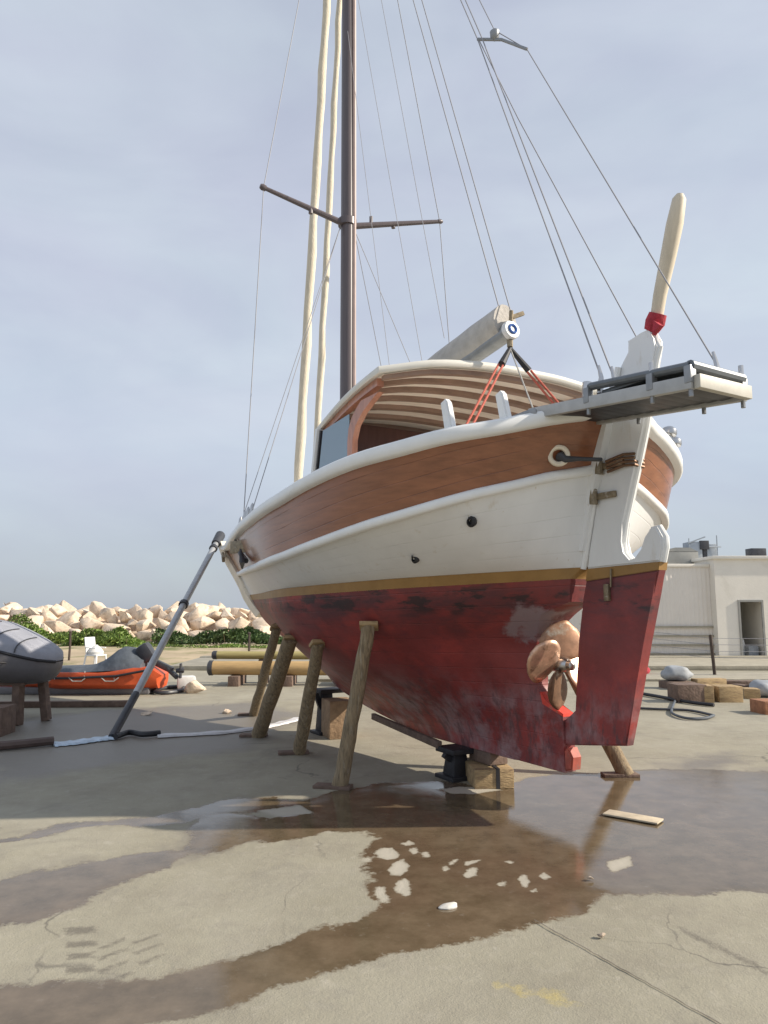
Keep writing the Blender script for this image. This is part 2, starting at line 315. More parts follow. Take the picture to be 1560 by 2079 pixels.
WET = [
 ((-0.975,5.507),(-0.845,5.948),(-0.595,6.552),(-0.091,6.998),(0.461,7.095),(0.978,6.849),(1.506,7.236),(2.582,7.625),(3.159,7.579),(4.143,7.403),(2.628,4.476),(1.716,4.344),(1.189,4.387),(1.076,4.129),(0.867,4.018),(0.667,3.901),(0.409,3.807),(0.284,3.739),(0.046,3.653),(-0.135,3.581),(-0.307,3.48),(-0.469,3.394),(-0.613,3.261),(-0.742,3.125),(-0.906,3.029),(-1.24,2.934),(-1.515,2.903),(-1.745,3.312),(-1.507,3.336),(-1.343,3.394),(-1.032,3.419),(-0.84,3.512),(-0.722,3.581),(-0.585,3.703),(-0.436,3.824),(-0.3,3.947),(-0.128,4.03),(-0.048,4.155),(-0.076,4.288),(-0.108,4.446),(-0.089,4.616),(-0.141,4.801),(-0.167,5.001),(-0.052,5.37),(-0.143,5.53),(-0.426,5.507),(-0.625,5.393),(-0.812,5.262)),
 ((-2.023,3.807),(-1.824,3.994),(-1.682,4.261),(-1.527,4.514),(-1.363,4.732),(-1.291,4.936),(-1.255,5.079),(-1.08,5.098),(-0.893,5.338),(-0.745,5.507),(-0.911,5.88),(-1.244,6.017),(-1.46,5.948),(-1.449,5.687),(-1.319,5.393),(-1.326,5.159),(-1.565,5.079),(-1.888,4.908),(-2.101,4.757),(-2.399,4.476)),
 ((-2.866,5.305),(-2.591,5.438),(-2.452,5.675),(-2.182,5.827),(-1.755,5.907),(-1.514,6.16),(-1.355,6.437),(-0.927,6.502),(-0.575,6.342),(-0.856,6.017),(-1.367,5.88),(-1.654,5.7),(-2.086,5.675),(-2.341,5.507),(-2.536,5.327),(-2.784,5.159)),
]
DAMP = [
 ((-2.023,3.807),(-1.291,4.936),(-0.78,5.507),(-1.449,5.687),(-1.326,5.159),(-2.101,4.757),(-2.399,4.476)),
 ((1.769,6.812),(3.873,7.625),(4.182,6.998),(2.582,4.401),(2.228,4.476),(1.725,4.365),(1.179,4.401),(1.26,4.801),(1.18,5.393),(0.987,5.88)),
 ((2.818,7.86),(3.478,8.324),(4.007,8.519),(3.853,7.983),(3.304,7.361),(2.807,7.195)),
 ((-1.398,3.281),(-0.712,3.535),(-0.713,3.168),(-1.175,2.997),(-1.549,2.965),(-1.705,3.242)),
 ((-5.514,10.25),(-4.566,11.964),(-2.208,12.892),(-1.201,11.417),(-1.472,8.665),(-2.88,7.625),(-3.626,6.812)),
]
DRY = [  # pale islands of dried silt in the puddle
 ((-0.059,5.098),(-0.017,5.159),(0.05,5.159),(0.091,5.04),(0.063,4.945),(0,4.936),(-0.051,5.001)), ((0.012,4.732),(0.05,4.872),(0.111,4.945),(0.155,4.836),(0.145,4.715),(0.083,4.648),(0.03,4.657)),
 ((-0.04,4.461),(0.011,4.468),(0.042,4.344),(0.027,4.247),(-0.005,4.247),(-0.028,4.344)), ((0.058,4.552),(0.112,4.608),(0.147,4.506),(0.145,4.373),(0.11,4.323),(0.073,4.431)),
 ((0.162,5.159),(0.207,5.189),(0.215,5.079),(0.174,5.03)), ((0.234,5.069),(0.275,5.098),(0.289,5.001),(0.248,4.963)), ((0.357,4.809),(0.391,4.845),(0.4,4.766),(0.363,4.732)), ((0.406,4.872),(0.452,4.963),(0.475,4.936),(0.427,4.836)),
 ((0.51,4.881),(0.573,4.908),(0.63,4.917),(0.583,4.845),(0.517,4.809)), ((0.49,4.698),(0.537,4.766),(0.593,4.774),(0.568,4.673),(0.503,4.632)), ((0.762,4.89),(0.809,4.926),(0.83,4.89),(0.784,4.854)), ((0.662,4.506),(0.695,4.568),(0.716,4.537),(0.69,4.468)),
 ((0.794,4.584),(0.835,4.665),(0.865,4.632),(0.852,4.521),(0.807,4.453),(0.785,4.491)), ((0.939,4.632),(0.979,4.723),(0.994,4.681),(1.015,4.616),(0.962,4.592)), ((0.822,4.416),(0.868,4.446),(0.873,4.416),(0.835,4.394)), ((1.41,4.89),(1.604,5.001),(1.568,4.818),(1.395,4.698)),
 ((0.484,6.776),(0.669,6.867),(0.909,6.83),(1.05,6.741),(0.771,6.602),(0.578,6.602)), ((-0.984,6.088),(-0.684,6.22),(-0.544,6.017),(-0.843,5.934)), ((-0.142,4.936),(-0.09,5.001),(-0.089,4.945),(-0.12,4.908)), ((0.108,5.262),(0.185,5.327),(0.196,5.262),(0.134,5.22)),
]
rs = np.random.RandomState(3)
def vnoise(X, Y, sc, seed):
    r_ = np.random.RandomState(seed); G_ = r_.rand(256, 256); x = X*sc+100; y = Y*sc+100
    i = np.floor(x).astype(int); j = np.floor(y).astype(int); fx = x-i; fy = y-j; fx = fx*fx*(3-2*fx); fy = fy*fy*(3-2*fy)
    g_ = lambda a, b: G_[a % 256, b % 256]
    return (g_(i, j)*(1-fx)+g_(i+1, j)*fx)*(1-fy)+(g_(i, j+1)*(1-fx)+g_(i+1, j+1)*fx)*fy
wx = X+(vnoise(X, Y, 5, 1)-.5)*.10+(vnoise(X, Y, 16, 2)-.5)*.05; wy = Y+(vnoise(X, Y, 5, 3)-.5)*.10+(vnoise(X, Y, 16, 4)-.5)*.05
wet = np.zeros(X.shape); damp = np.zeros(X.shape); dry = np.zeros(X.shape)
for p in WET: wet = np.maximum(wet, polymask(wx, wy, p, .09))
halo = np.zeros(X.shape)
for p in WET: halo = np.maximum(halo, polymask(wx, wy, p, .42))
damp = halo*.62
for p in DAMP: damp = np.maximum(damp, polymask(wx, wy, p, .3))
dx_, dy_ = X*.6+wx*.4, Y*.6+wy*.4; rim = np.zeros(X.shape)
for p in DRY: dry = np.maximum(dry, polymask(dx_, dy_, p, .035)); rim = np.maximum(rim, polymask(dx_, dy_, p, .22))
rim = np.maximum(rim*(1-dry)*(wet > .4), 0)
wet = wet*(1-dry); damp = np.maximum(damp*(1-dry), 0)
paint = polymask(wx, wy, ((0.437,3.394),(0.534,3.403),(0.675,3.361),(0.822,3.281),(0.902,3.204),(0.74,3.197),(0.576,3.281),(0.461,3.336)), .06)
tread = np.zeros(X.shape)
LUG = [((-1.611,3.924),(-1.471,3.947),(-1.432,3.873),(-1.56,3.84)),((-1.54,3.775),(-1.412,3.797),(-1.376,3.729),(-1.499,3.698)),((-1.474,3.639),(-1.358,3.658),(-1.324,3.595),(-1.443,3.567)),((-1.426,3.512),(-1.307,3.53),(-1.275,3.472),(-1.391,3.445)),((-1.382,3.394),(-1.26,3.411),(-1.23,3.357),(-1.342,3.332)),((-1.363,3.708),(-1.286,3.834),(-1.262,3.807),(-1.336,3.673)),((-1.317,3.59),(-1.227,3.708),(-1.205,3.683),(-1.291,3.558)),((-1.274,3.48),(-1.173,3.59),(-1.151,3.567),(-1.249,3.45)),((-1.234,3.377),(-1.121,3.48),(-1.101,3.458),(-1.21,3.348)),((-1.235,3.77),(-1.133,3.873),(-1.115,3.845),(-1.21,3.739)),((-1.173,3.658),(-1.078,3.754),(-1.06,3.729),(-1.149,3.629)),((-1.115,3.553),(-1.025,3.643),(-1.009,3.619),(-1.092,3.525)),((1.514,3.947),(1.554,3.807),(1.521,3.77),(1.483,3.912)),((1.55,3.867),(1.588,3.734),(1.556,3.698),(1.519,3.834)),((1.585,3.791),(1.621,3.663),(1.589,3.629),(1.554,3.76)),((1.619,3.718),(1.652,3.595),(1.621,3.562),(1.588,3.688)),((1.651,3.648),(1.683,3.53),(1.651,3.498),(1.621,3.619)),((1.682,3.581),(1.712,3.467),(1.681,3.437),(1.652,3.553))]
for p in LUG: tread = np.maximum(tread, polymask(X*.7+wx*.3, Y*.7+wy*.3, p, .03))
me = bpy.data.meshes.new('ground')
V = np.stack([X, Y, (vnoise(X, Y, .9, 9)-.5)*.012*(1-wet)*(np.abs(X) < 14)*(Y < 20)], -1).reshape(-1, 3)
I = (np.arange(ny-1)[:, None]*nx+np.arange(nx-1)[None]).reshape(-1)
F = np.stack([I, I+1, I+nx+1, I+nx], -1)
me.vertices.add(len(V)); me.vertices.foreach_set('co', V.ravel())
me.loops.add(F.size); me.loops.foreach_set('vertex_index', F.ravel().astype(np.int32))
me.polygons.add(len(F)); me.polygons.foreach_set('loop_start', np.arange(0, F.size, 4, dtype=np.int32)); me.polygons.foreach_set('loop_total', np.full(len(F), 4, np.int32))
me.update(); me.validate()
for nm, arr in (('wet', wet), ('damp', damp), ('paint', paint), ('tread', tread), ('silt', dry), ('rim', rim)):
    at_ = me.attributes.new(nm, 'FLOAT', 'POINT'); at_.data.foreach_set('value', arr.ravel().astype(np.float32))
me.polygons.foreach_set('use_smooth', [True]*len(F))
ground = bpy.data.objects.new('ground', me); col.objects.link(ground); ground['kind'] = 'structure'
def ground_mat():
    m = bpy.data.materials.new('yard_concrete'); m.use_nodes = True; t = m.node_tree; b = t.nodes['Principled BSDF']; l = t.links.new
    c = t.nodes.new('ShaderNodeTexCoord')
    def nse(s, det=8, ro=.6, dist=0):
        n = t.nodes.new('ShaderNodeTexNoise'); n.inputs['Scale'].default_value = s; n.inputs['Detail'].default_value = det; n.inputs['Roughness'].default_value = ro; n.inputs['Distortion'].default_value = dist
        l(c.outputs['Object'], n.inputs['Vector']); return n.outputs['Fac']
    def mrange(v, a, b_, c0=0., c1=1.):
        n = t.nodes.new('ShaderNodeMapRange'); n.inputs[1].default_value = a; n.inputs[2].default_value = b_; n.inputs[3].default_value = c0; n.inputs[4].default_value = c1; l(v, n.inputs[0]); return n.outputs[0]
    def mix(f, a, b_):
        n = t.nodes.new('ShaderNodeMix'); n.data_type = 'RGBA'
        for s_, v in ((n.inputs['Factor'], f), (n.inputs[6], a), (n.inputs[7], b_)):
            if isinstance(v, tuple): s_.default_value = (*v, 1)
            elif isinstance(v, float): s_.default_value = v
            else: l(v, s_)
        return n.outputs[2]
    def att(nm):
        n = t.nodes.new('ShaderNodeAttribute'); n.attribute_name = nm; return n.outputs['Fac']
    def math_(op, a, b_):
        n = t.nodes.new('ShaderNodeMath'); n.operation = op
        for s_, v in ((n.inputs[0], a), (n.inputs[1], b_)):
            if isinstance(v, float): s_.default_value = v
            else: l(v, s_)
        return n.outputs[0]
    base = mix(mrange(nse(.7, 5), .35, .65), (.275, .253, .190), (.345, .320, .245))
    base = mix(mrange(nse(2.6, 9, .65), .46, .70, 0, .55), base, (.24, .215, .17))
    base = mix(mrange(nse(9, 9, .7), .52, .74, 0, .45), base, (.42, .385, .315))
    base = mix(mrange(nse(60, 4), .58, .78, 0, .25), base, (.22, .20, .17))
    base = mix(mrange(nse(.45, 6, .6, .5), .50, .62, 0, .35), base, (.40, .375, .305))
    base = mix(mrange(nse(2.1, 8, .7, .4), .56, .66, 0, .35), base, (.215, .198, .165))
    fine = math_('MULTIPLY', math_('SUBTRACT', nse(26, 8, .7), .5), .9)
    wetf = mrange(math_('ADD', att('wet'), fine), .40, .60)
    dampf = mrange(math_('ADD', att('damp'), math_('MULTIPLY', math_('SUBTRACT', nse(3.5, 9, .7), .5), 1.2)), .3, .9, 0, .75)
    trd = mrange(math_('ADD', att('tread'), math_('MULTIPLY', math_('SUBTRACT', nse(40, 5, .7), .5), 1.2)), .35, .8, 0, .75)
    base = mix(trd, base, (.14, .125, .10))
    vo = t.nodes.new('ShaderNodeTexVoronoi'); vo.feature = 'DISTANCE_TO_EDGE'; vo.inputs['Scale'].default_value = .42
    dn = t.nodes.new('ShaderNodeTexNoise'); dn.inputs['Scale'].default_value = 1.6; dn.inputs['Detail'].default_value = 7; l(c.outputs['Object'], dn.inputs['Vector'])
    va = t.nodes.new('ShaderNodeVectorMath'); va.operation = 'MULTIPLY_ADD'; va.inputs[1].default_value = (.7, .7, 0); l(dn.outputs['Color'], va.inputs[0]); l(c.outputs['Object'], va.inputs[2]); l(va.outputs[0], vo.inputs['Vector'])
    crk = math_('MULTIPLY', mrange(vo.outputs['Distance'], .0, .0045, .8, 0.), mrange(nse(.9, 4), .50, .62))
    base = mix(crk, base, (.11, .10, .085))
    base = mix(mrange(nse(1.15, 7, .66, .7), .57, .70, 0, .5), base, (.19, .175, .15))
    base = mix(mrange(nse(4.3, 5, .55), .68, .76, 0, .55), base, (.13, .12, .105))
    base = mix(mrange(nse(5.5, 9, .75, .3), .60, .72, 0, .6), base, (.46, .43, .36))
    pnt = mrange(math_('ADD', att('paint'), math_('MULTIPLY', math_('SUBTRACT', nse(12, 9, .75), .5), 2.2)), .6, 1.1, 0, .6)
    base = mix(pnt, base, (.50, .40, .13))
    base = mix(dampf, base, (.175, .155, .135))
    mud = mix(mrange(nse(5, 9, .68), .34, .66), (.105, .078, .046), (.175, .132, .084))
    mud = mix(mrange(nse(16, 6, .7), .6, .72, 0, .5), mud, (.22, .19, .15))
    base = mix(math_('MULTIPLY', att('silt'), .7), base, (.50, .46, .39))
    mud = mix(math_('MULTIPLY', att('rim'), .55), mud, (.10, .05, .032))
    base = mix(wetf, base, mud)
    l(base, b.inputs['Base Color'])
    filmf = mrange(nse(3.5, 7, .65), .40, .62)
    ro = mrange(filmf, 0, 1, .13, .035)
    rr = t.nodes.new('ShaderNodeMix'); l(wetf, rr.inputs[0]); rr.inputs[2].default_value = .88; l(ro, rr.inputs[3])
    rd = t.nodes.new('ShaderNodeMix'); l(math_('MULTIPLY', dampf, math_('SUBTRACT', 1.0, wetf)), rd.inputs[0]); l(rr.outputs[0], rd.inputs[2]); rd.inputs[3].default_value = .38
    l(rd.outputs[0], b.inputs['Roughness'])
    b.inputs['Specular IOR Level'].default_value = .5
    bu = t.nodes.new('ShaderNodeBump'); bu.inputs['Distance'].default_value = .015
    l(math_('ADD', nse(18, 8, .7), math_('MULTIPLY', nse(110, 3), .5)), bu.inputs['Height'])
    l(mrange(wetf, 0, 1, .42, .03), bu.inputs['Strength']); l(bu.outputs[0], b.inputs['Normal'])
    return m
me.materials.append(ground_mat())
# a sawn joint across the slab
j = MB(); a = Vector((*(0.775,4.006), .008)); b = Vector((*(1.191,3.25), .008)); n_ = 40
pts = [a.lerp(b, i/n_*1.6)+Vector((rng.uniform(-.004, .004), rng.uniform(-.004, .004), 0)) for i in range(n_+1)]
dv = (b-a).normalized(); sv = Vector((-dv.y, dv.x, 0))
j.loft([[p-sv*rng.uniform(.002, .005), p+sv*rng.uniform(.002, .005)] for p in pts])
M['joint'] = mat('joint_filler', (.13, .115, .095), .9, var=.3, vscale=20)
jo = j.build('expansion_joint', 'joint'); jo['kind'] = 'structure'
# sandy strip, sea
def strip(name, x0, x1, y0, y1, z, m, nxs=60, nys=16, amp=.12, seed=1):
    q = MB(); rows = []
    for j_ in range(nys+1):
        y = y0+(y1-y0)*j_/nys; row = []
        for i in range(nxs+1):
            x = x0+(x1-x0)*i/nxs; e = math.sin(math.pi*j_/nys); row.append((x, y, z+amp*e*(.5+mnoise.noise((x*.5, y*.5, seed))*.7)))
        rows.append(row)
    q.loft(rows); o = q.build(name, m, smooth=180); o['kind'] = 'structure'; return o
strip('sandy_verge', -40, 7, 20.5, 34, .008, 'sand', amp=.22)
q = MB(); q.add([(-4000, 44, -1.0), (4000, 44, -1.0), (4000, 9000, -1.0), (-4000, 9000, -1.0)], [(0, 1, 2, 3)]); o = q.build('sea', 'sea'); o['kind'] = 'structure'

# ------------------------------------------------------------------ breakwater boulders
def boulder_mesh(seed):
    r_ = random.Random(seed); bm = bmesh.new()
    for _ in range(r_.choice((9, 11, 13, 16))):
        p = Vector((r_.gauss(0, 1), r_.gauss(0, 1), r_.gauss(0, 1))).normalized()*r_.uniform(.70, 1.15)
        bm.verts.new(p)
    res = bmesh.ops.convex_hull(bm, input=bm.verts)
    bmesh.ops.delete(bm, geom=[g_ for g_ in res['geom_interior'] if isinstance(g_, bmesh.types.BMVert)], context='VERTS')
    bmesh.ops.bevel(bm, geom=list(bm.edges), offset=.055, segments=1, affect='EDGES', profile=.6)
    for q_ in bm.verts: q_.co += q_.normal*mnoise.noise(q_.co*2.2+Vector((seed, 0, 0)))*.07
    me_ = bpy.data.meshes.new('boulder'); bm.to_mesh(me_); bm.free()
    me_.polygons.foreach_set('use_smooth', [True]*len(me_.polygons)); me_.set_sharp_from_angle(angle=R(40)); me_.materials.append(M['rock']); return me_
bms = [boulder_mesh(s) for s in range(12)]
lab = 'pale limestone boulder heaped in the sunlit breakwater along the shore'
kk = 0
for row, (yy, zz, sz) in enumerate([(36.0, .25, .78), (36.9, .72, .72), (37.8, 1.16, .70), (38.8, 1.48, .66), (40.2, 1.52, .8)]):
    x = -31+rng.random()
    while x < 8.5:
        s_ = sz*rng.choice((rng.uniform(.42, .75), rng.uniform(.7, 1.0), rng.uniform(.9, 1.3))); x += s_*.84
        o = bpy.data.objects.new('boulder', bms[kk % 12]); kk += 1; col.objects.link(o)
        top = 1.92+rng.uniform(-.06, .06)
        zc = min(zz+rng.uniform(-.14, .14), top-s_*.72) if row > 1 else zz+rng.uniform(-.1, .15)
        o.location = (x, yy+rng.uniform(-.35, .35), zc); o.scale = (s_*rng.uniform(.85, 1.25), s_*rng.uniform(.8, 1.1), s_*rng.uniform(.66, .95))
        o.rotation_euler = (rng.uniform(-.4, .4), rng.uniform(-.4, .4), rng.uniform(0, 6.28)); tag(o, lab, 'boulder', 'breakwater boulders')
        x += s_*.66
core = MB()
core.loft([[(xx, 36.4, -.3), (xx, 37.6, .7), (xx, 38.6, 1.2), (xx, 40.6, 1.25), (xx, 43, -1.3)] for xx in np.linspace(-32, 10, 20)])
o = core.build('breakwater_core', 'rock', smooth=0); o['kind'] = 'structure'

# ------------------------------------------------------------------ shrubs at the foot of the breakwater
def shrub(x0, x1, y0, y1, hfun, n, m, label, leaf=.13, seed=1):
    r_ = random.Random(seed); q = MB(); xm, ym = (x0+x1)/2, (y0+y1)/2
    root = empty('shrub', (xm, ym, 0), 0, label, 'shrub', 'shrubs below the breakwater')
    V = []; Fc = []
    for _ in range(n):
        x = r_.uniform(x0, x1); y = r_.uniform(y0, y1); h = hfun(x)*(1-((y-ym)/(y1-ym))**2*.45)*(.72+.5*mnoise.noise((x*1.1, y*1.1, seed*3)))
        if h < .06: continue
        z = h*(1-r_.random()**2.2*.75); s_ = leaf*r_.uniform(.6, 1.5)
        d = Vector((r_.gauss(0, 1), r_.gauss(0, 1), r_.gauss(.8, .7))).normalized(); e = d.cross(Vector((r_.random(), r_.random(), .3))).normalized()
        p = Vector((x-xm, y-ym, z)); k = len(V)
        V += [p-d*s_*.5, p+e*s_*.28, p+d*s_*.75, p-e*s_*.28]; Fc.append((k, k+1, k+2, k+3))
    q.add(V, Fc); q.build('foliage', m, root, smooth=0, merge=False)
    s2 = MB()
    for _ in range(40):
        x = r_.uniform(x0, x1); y = r_.uniform(y0, y1); h = hfun(x)*.6
        s2.tube([(x-xm, y-ym, 0), (x-xm+r_.uniform(-.15, .15), y-ym+r_.uniform(-.15, .15), max(h, .1))], [.02, .008], 5)
    s2.build('stem', 'stem', root)
    return root
shrub(-24, -12.6, 31.0, 33.6, lambda x: max(.15, min(1.6, 1.6-(x+17.5)*.20))*(.8+.35*math.sin(x*2.1)*math.sin(x*.9)), 15000, 'leaf', 'long bright green shrub sloping down behind the grey dinghy and orange boat', seed=1)
shrub(-13.4, -9.4, 29.6, 31.2, lambda x: 1.0*max(.1, 1-((x+11.4)/2.0)**2)*(.85+.3*math.sin(x*4)), 6000, 'leaf', 'small green shrub just behind the outboard motor', seed=2)
shrub(-9.8, -3.6, 31.0, 33.0, lambda x: .72+.22*math.sin(x*1.7), 7000, 'leafd', 'low dark green shrub strip between leaning pole and boat bow', seed=3)
shrub(-10.2, -4.5, 28.2, 29.4, lambda x: .22, 2200, 'leaf', 'thin olive weeds in front of the dark shrub strip', leaf=.10, seed=4)

# ------------------------------------------------------------------ the boat (local x forward, y to port, z up from the yard)
boat = empty('wooden_motorsailer', (1.453, 6.192, 0), R(120), 'large red white and varnished wood double ended motorsailer propped up on land', 'boat')
dS, dB, dZ = (-0.75,-0.72,-0.66,-0.6,-0.5,-0.25,0,0.5,1,1.5,2,2.5,3,3.5,4,5,6,7,8,8.7,9.07), (0.05,0.28,0.53,0.7,0.93,1.3,1.5,1.67,1.75,1.78,1.78,1.74,1.65,1.55,1.43,1.17,0.88,0.58,0.29,0.1,0.03), (3.154,3.087,3.038,2.999,2.944,2.871,2.815,2.773,2.72,2.661,2.608,2.571,2.559,2.556,2.55,2.561,2.601,2.654,2.697,2.723,2.75)
rS, rB, rZ = (-0.56,-0.53,-0.47,-0.4,-0.25,0,0.5,1,1.5,2,2.5,3,3.5,4,5,6,7,7.7,8.13), (0.05,0.26,0.5,0.72,1.08,1.36,1.58,1.68,1.72,1.72,1.66,1.54,1.42,1.28,0.99,0.68,0.36,0.13,0.03), (2.691,2.648,2.599,2.537,2.442,2.345,2.25,2.176,2.12,2.078,2.057,2.056,2.061,2.075,2.101,2.136,2.173,2.202,2.22)
wS, wB, wZ = (-0.39,-0.36,-0.28,-0.15,0,0.5,1,1.5,2,2.5,3,3.5,4,5,6,7,7.3,7.5), (0.05,0.11,0.2,0.34,0.5,0.92,1.18,1.32,1.39,1.39,1.32,1.2,1.05,0.74,0.43,0.15,0.08,0.03), (1.924,1.921,1.916,1.907,1.897,1.869,1.847,1.83,1.818,1.81,1.805,1.803,1.804,1.81,1.819,1.826,1.827,1.827)
fdB, fdZ, frB, frZ, fwB, fwZ = P1(dS, dB), P1(dS, dZ), P1(rS, rB), P1(rS, rZ), P1(wS, wB), P1(wS, wZ)
def smp(a, b, n):      # dense towards both ends
    t = np.linspace(0, 1, n); u = .5-.5*np.cos(np.pi*t); u = .75*u+.25*t; return a+(b-a)*u
N = 72
Wn = smp(0, 1, N); Wn = Wn**1.15
cS = lambda S: S[0]+(S[-1]-S[0])*Wn
dk = [(s, fdB(s), fdZ(s)) for s in cS(dS)]; rk = [(s, frB(s), frZ(s)) for s in cS(rS)]; wk = [(s, fwB(s), fwZ(s)) for s in cS(wS)]
def lerp3(a, b, t, tb=None):
    tb = t if tb is None else tb
    return (a[0]+(b[0]-a[0])*t, a[1]+(b[1]-a[1])*tb, a[2]+(b[2]-a[2])*t)
def mirror(rows): return [[(p[0], -p[1], p[2]) for p in r_] for r_ in rows]
def both(rows):
    q = MB(); q.loft(rows); q.loft(mirror(rows))
    q.loft([[r_[0], (r_[0][0], -r_[0][1], r_[0][2])] for r_ in rows]); q.loft([[r_[-1], (r_[-1][0], -r_[-1][1], r_[-1][2])] for r_ in rows]); return q
# topsides between boot stripe and rub rail
rows = [[lerp3(wk[i], rk[i], q, q**.82) for i in range(N)] for q in np.linspace(0, 1, 12)]
both(rows).build('topsides', 'white', boat, smooth=60)
# varnished bulwark band between rub rail and cap rail, slightly inside the white planking
rows = [[lerp3((rk[i][0], rk[i][1]-.004, rk[i][2]), (dk[i][0], dk[i][1]-.012, dk[i][2]), q) for i in range(N)] for q in np.linspace(0, 1, 7)]
both(rows).build('bulwark', 'wood', boat, smooth=60)
rows = [[(p[0]*.985+.04, max(p[1]*.96-.05, .0), p[2]) for p in (lerp3(dk[i], rk[i], q) for i in range(3, N-3))] for q in (.02, .95)]
q = MB(); q.loft(rows); q.loft(mirror(rows)); q.build('bulwark_lining', 'white', boat)
# deck
dp = [lerp3(dk[i], rk[i], .85) for i in range(4, N-4)]
q = MB(); q.loft([[(p[0]*.985+.04, max(0, p[1]*.95-.04)*k_, p[2]+.04*(1-abs(k_))) for p in dp] for k_ in (1, .5, 0, -.5, -1)])
q.build('deck', 'ceil', boat)
# rails
def rail(curve, outw, inw, th, dz=0, rnd=False):
    q = MB()
    for sg in (1, -1):
        rows = []
        n = len(curve)
        for i, (s, b, z) in enumerate(curve):
            a = curve[max(i-1, 0)]; c = curve[min(i+1, n-1)]
            t = Vector((c[0]-a[0], (c[1]-a[1]), 0)).normalized(); nn = Vector((-t.y, t.x, 0))
            if i == 0: nn = Vector((-.5, .85, 0))
            if i == n-1: nn = Vector((.3, .95, 0))
            p = Vector((s, b, z+dz)); o_ = p+nn*outw; i_ = p-nn*inw
            if i_.y < 0: i_.y = 0
            if o_.y < 0: o_.y = 0
            h = th/2; e = min(outw, h)*.45
            sec = [(i_, -h), (o_-nn*e, -h), (o_, -h+e), (o_, h-e), (o_-nn*e, h), (i_, h)]
            rows.append([(v.x, v.y*sg, v.z+k) for v, k in sec])
        q.capped(rows)
    return q
cap = [(s-.03 if i < 3 else s+.02*(i > N-4), b, z) for i, (s, b, z) in enumerate(dk)]
rail(cap, .05, .13, .115, .0).build('cap_rail', 'trim', boat, smooth=50)
rail([(s, b, z) for s, b, z in rk], .042, .02, .078, 0).build('rub_rail', 'trim', boat, smooth=50)
# underwater body
kS = [-.12, 1.0, 1.75, 2.2, 2.85, 3.6, 4.0, 4.4, 5.0, 6.1, 6.8, 7.5]
kZ = [.29, .29, .295, .32, .39, .51, .60, .78, .96, 1.24, 1.46, 1.80]
zk = P1(kS, kZ); sF = P1(kZ[2:], kS[2:])
def s_aft(z):
    if z >= 1.58: return -.275-.275*(z-1.58)
    if z > 1.50: return -.275+(1.58-z)/.08*.255
    if z > .80: return -.02+.22*math.sin(min(1, (1.50-z)/.35)*math.pi/2)*(1 if z > .95 else 1-(.95-z)/.15*.35)
    if z > .72: return .12-(.80-z)/.08*.22
    return -.10
c_e = P1([-.4, 0, .5, 1, 2, 3, 5, 7.5], [6, 5, 3.3, 2.4, 1.65, 1.4, 1.3, 1.2])
def under(s, z):
    zw = fwZ(s); k0 = zk(s) if s > 1 else .29
    t = min(1, max(0, (z-k0)/(zw-k0))); g_ = (1-(1-t)**2)**c_e(s); bw = fwB(s)
    kz = min(1, max(0, (z-1.25)/.55)); kz = kz*kz*(3-2*kz); sa = .15-.55*kz if z > .9 else s_aft(z); f = 1-math.exp(-max(0, (s-sa)/.55)**1.2)
    f = f+(1-f)*max(0, (t-.55)/.45)**2
    hk = .075 if s < 6.5 else max(.02, .075-(s-6.5)*.05)
    if s < .5: hk = .06
    return min(hk, bw) + max(0, bw-hk)*g_*f
zl = list(np.linspace(.29, .70, 9))+[.72, .76, .80, .84]+list(np.linspace(.9, 1.49, 13))+[1.51, 1.53, 1.55, 1.565, 1.58, 1.62, 1.66, 1.70, 1.74]
STR = .085
rows = []
for z in zl:
    q = (z-.29)/(1.74-.29); sa, sf = s_aft(z), (sF(z) if z > .296 else 1.8)
    row = []
    for u in Wn:
        s = sa+(sf-sa)*u; zz = z+(fwZ(s)-STR-1.74)*max(0, q)**2
        if z <= .291: zz = z
        row.append((s, under(s, zz), zz))
    rows.append(row)
q = both(rows); q.loft([rows[0], mirror([rows[0]])[0]])
q.build('hull_bottom', 'bottom', boat, smooth=50)
st0 = rows[-1]
stripe = [[lerp3(st0[i], wk[i], k) for i in range(N)] for k in (0, .5, 1)]
stripe = [[(p[0], p[1]+.003, p[2]) for p in r_] for r_ in stripe]
both(stripe).build('boot_stripe', 'stripe', boat, smooth=60)
# stem post: timber standing proud at the bow, its cream tone standing in for sunlight
sp = [(9.16, 2.84), (8.95, 2.66), (8.60, 2.44), (8.22, 2.22), (7.86, 2.0), (7.6, 1.80), (7.3, 1.64), (6.95, 1.49)]
q = MB(); rows = []
for i, (s, z) in enumerate(sp):
    wdt = .075; rows.append([(s+.09, -wdt, z-.04), (s+.09, wdt, z-.04), (s-.16, wdt+.03, z+.04), (s-.16, -wdt-.03, z+.04)])
q.capped(rows); q.build('stem_post', 'cream', boat)
# bow fittings: hawse plate and anchor roller
q = MB(); q.bar((8.35, .24, 2.48), (8.75, .13, 2.60), .05, .10, bev=.01)
q.build('hawse_plate', 'fitting', boat)
ab = lambda s, z: Vector((s, frB(s)+(fdB(s)-frB(s))*max(0, (z-frZ(s))/(fdZ(s)-frZ(s)))+.045, z))
q = MB(); q.tube([ab(4.6, 2.42), ab(4.1, 2.25), ab(3.7, 2.16)], .032, 8); q.tube([ab(3.75, 2.30)+Vector((0, .03, 0)), ab(3.66, 2.15)+Vector((0, .05, 0)), ab(3.85, 2.08)+Vector((0, .06, 0))], [.012, .04, .012], 8); q.ring(ab(4.66, 2.44), .05, .014, (0, 1, .2)); q.build('anchor', 'dark', boat)
q = MB(); q.box(ab(4.25, 2.37), (.34, .03, .16), R(14), .01); q.build('chafe_plate', 'fitting', boat)
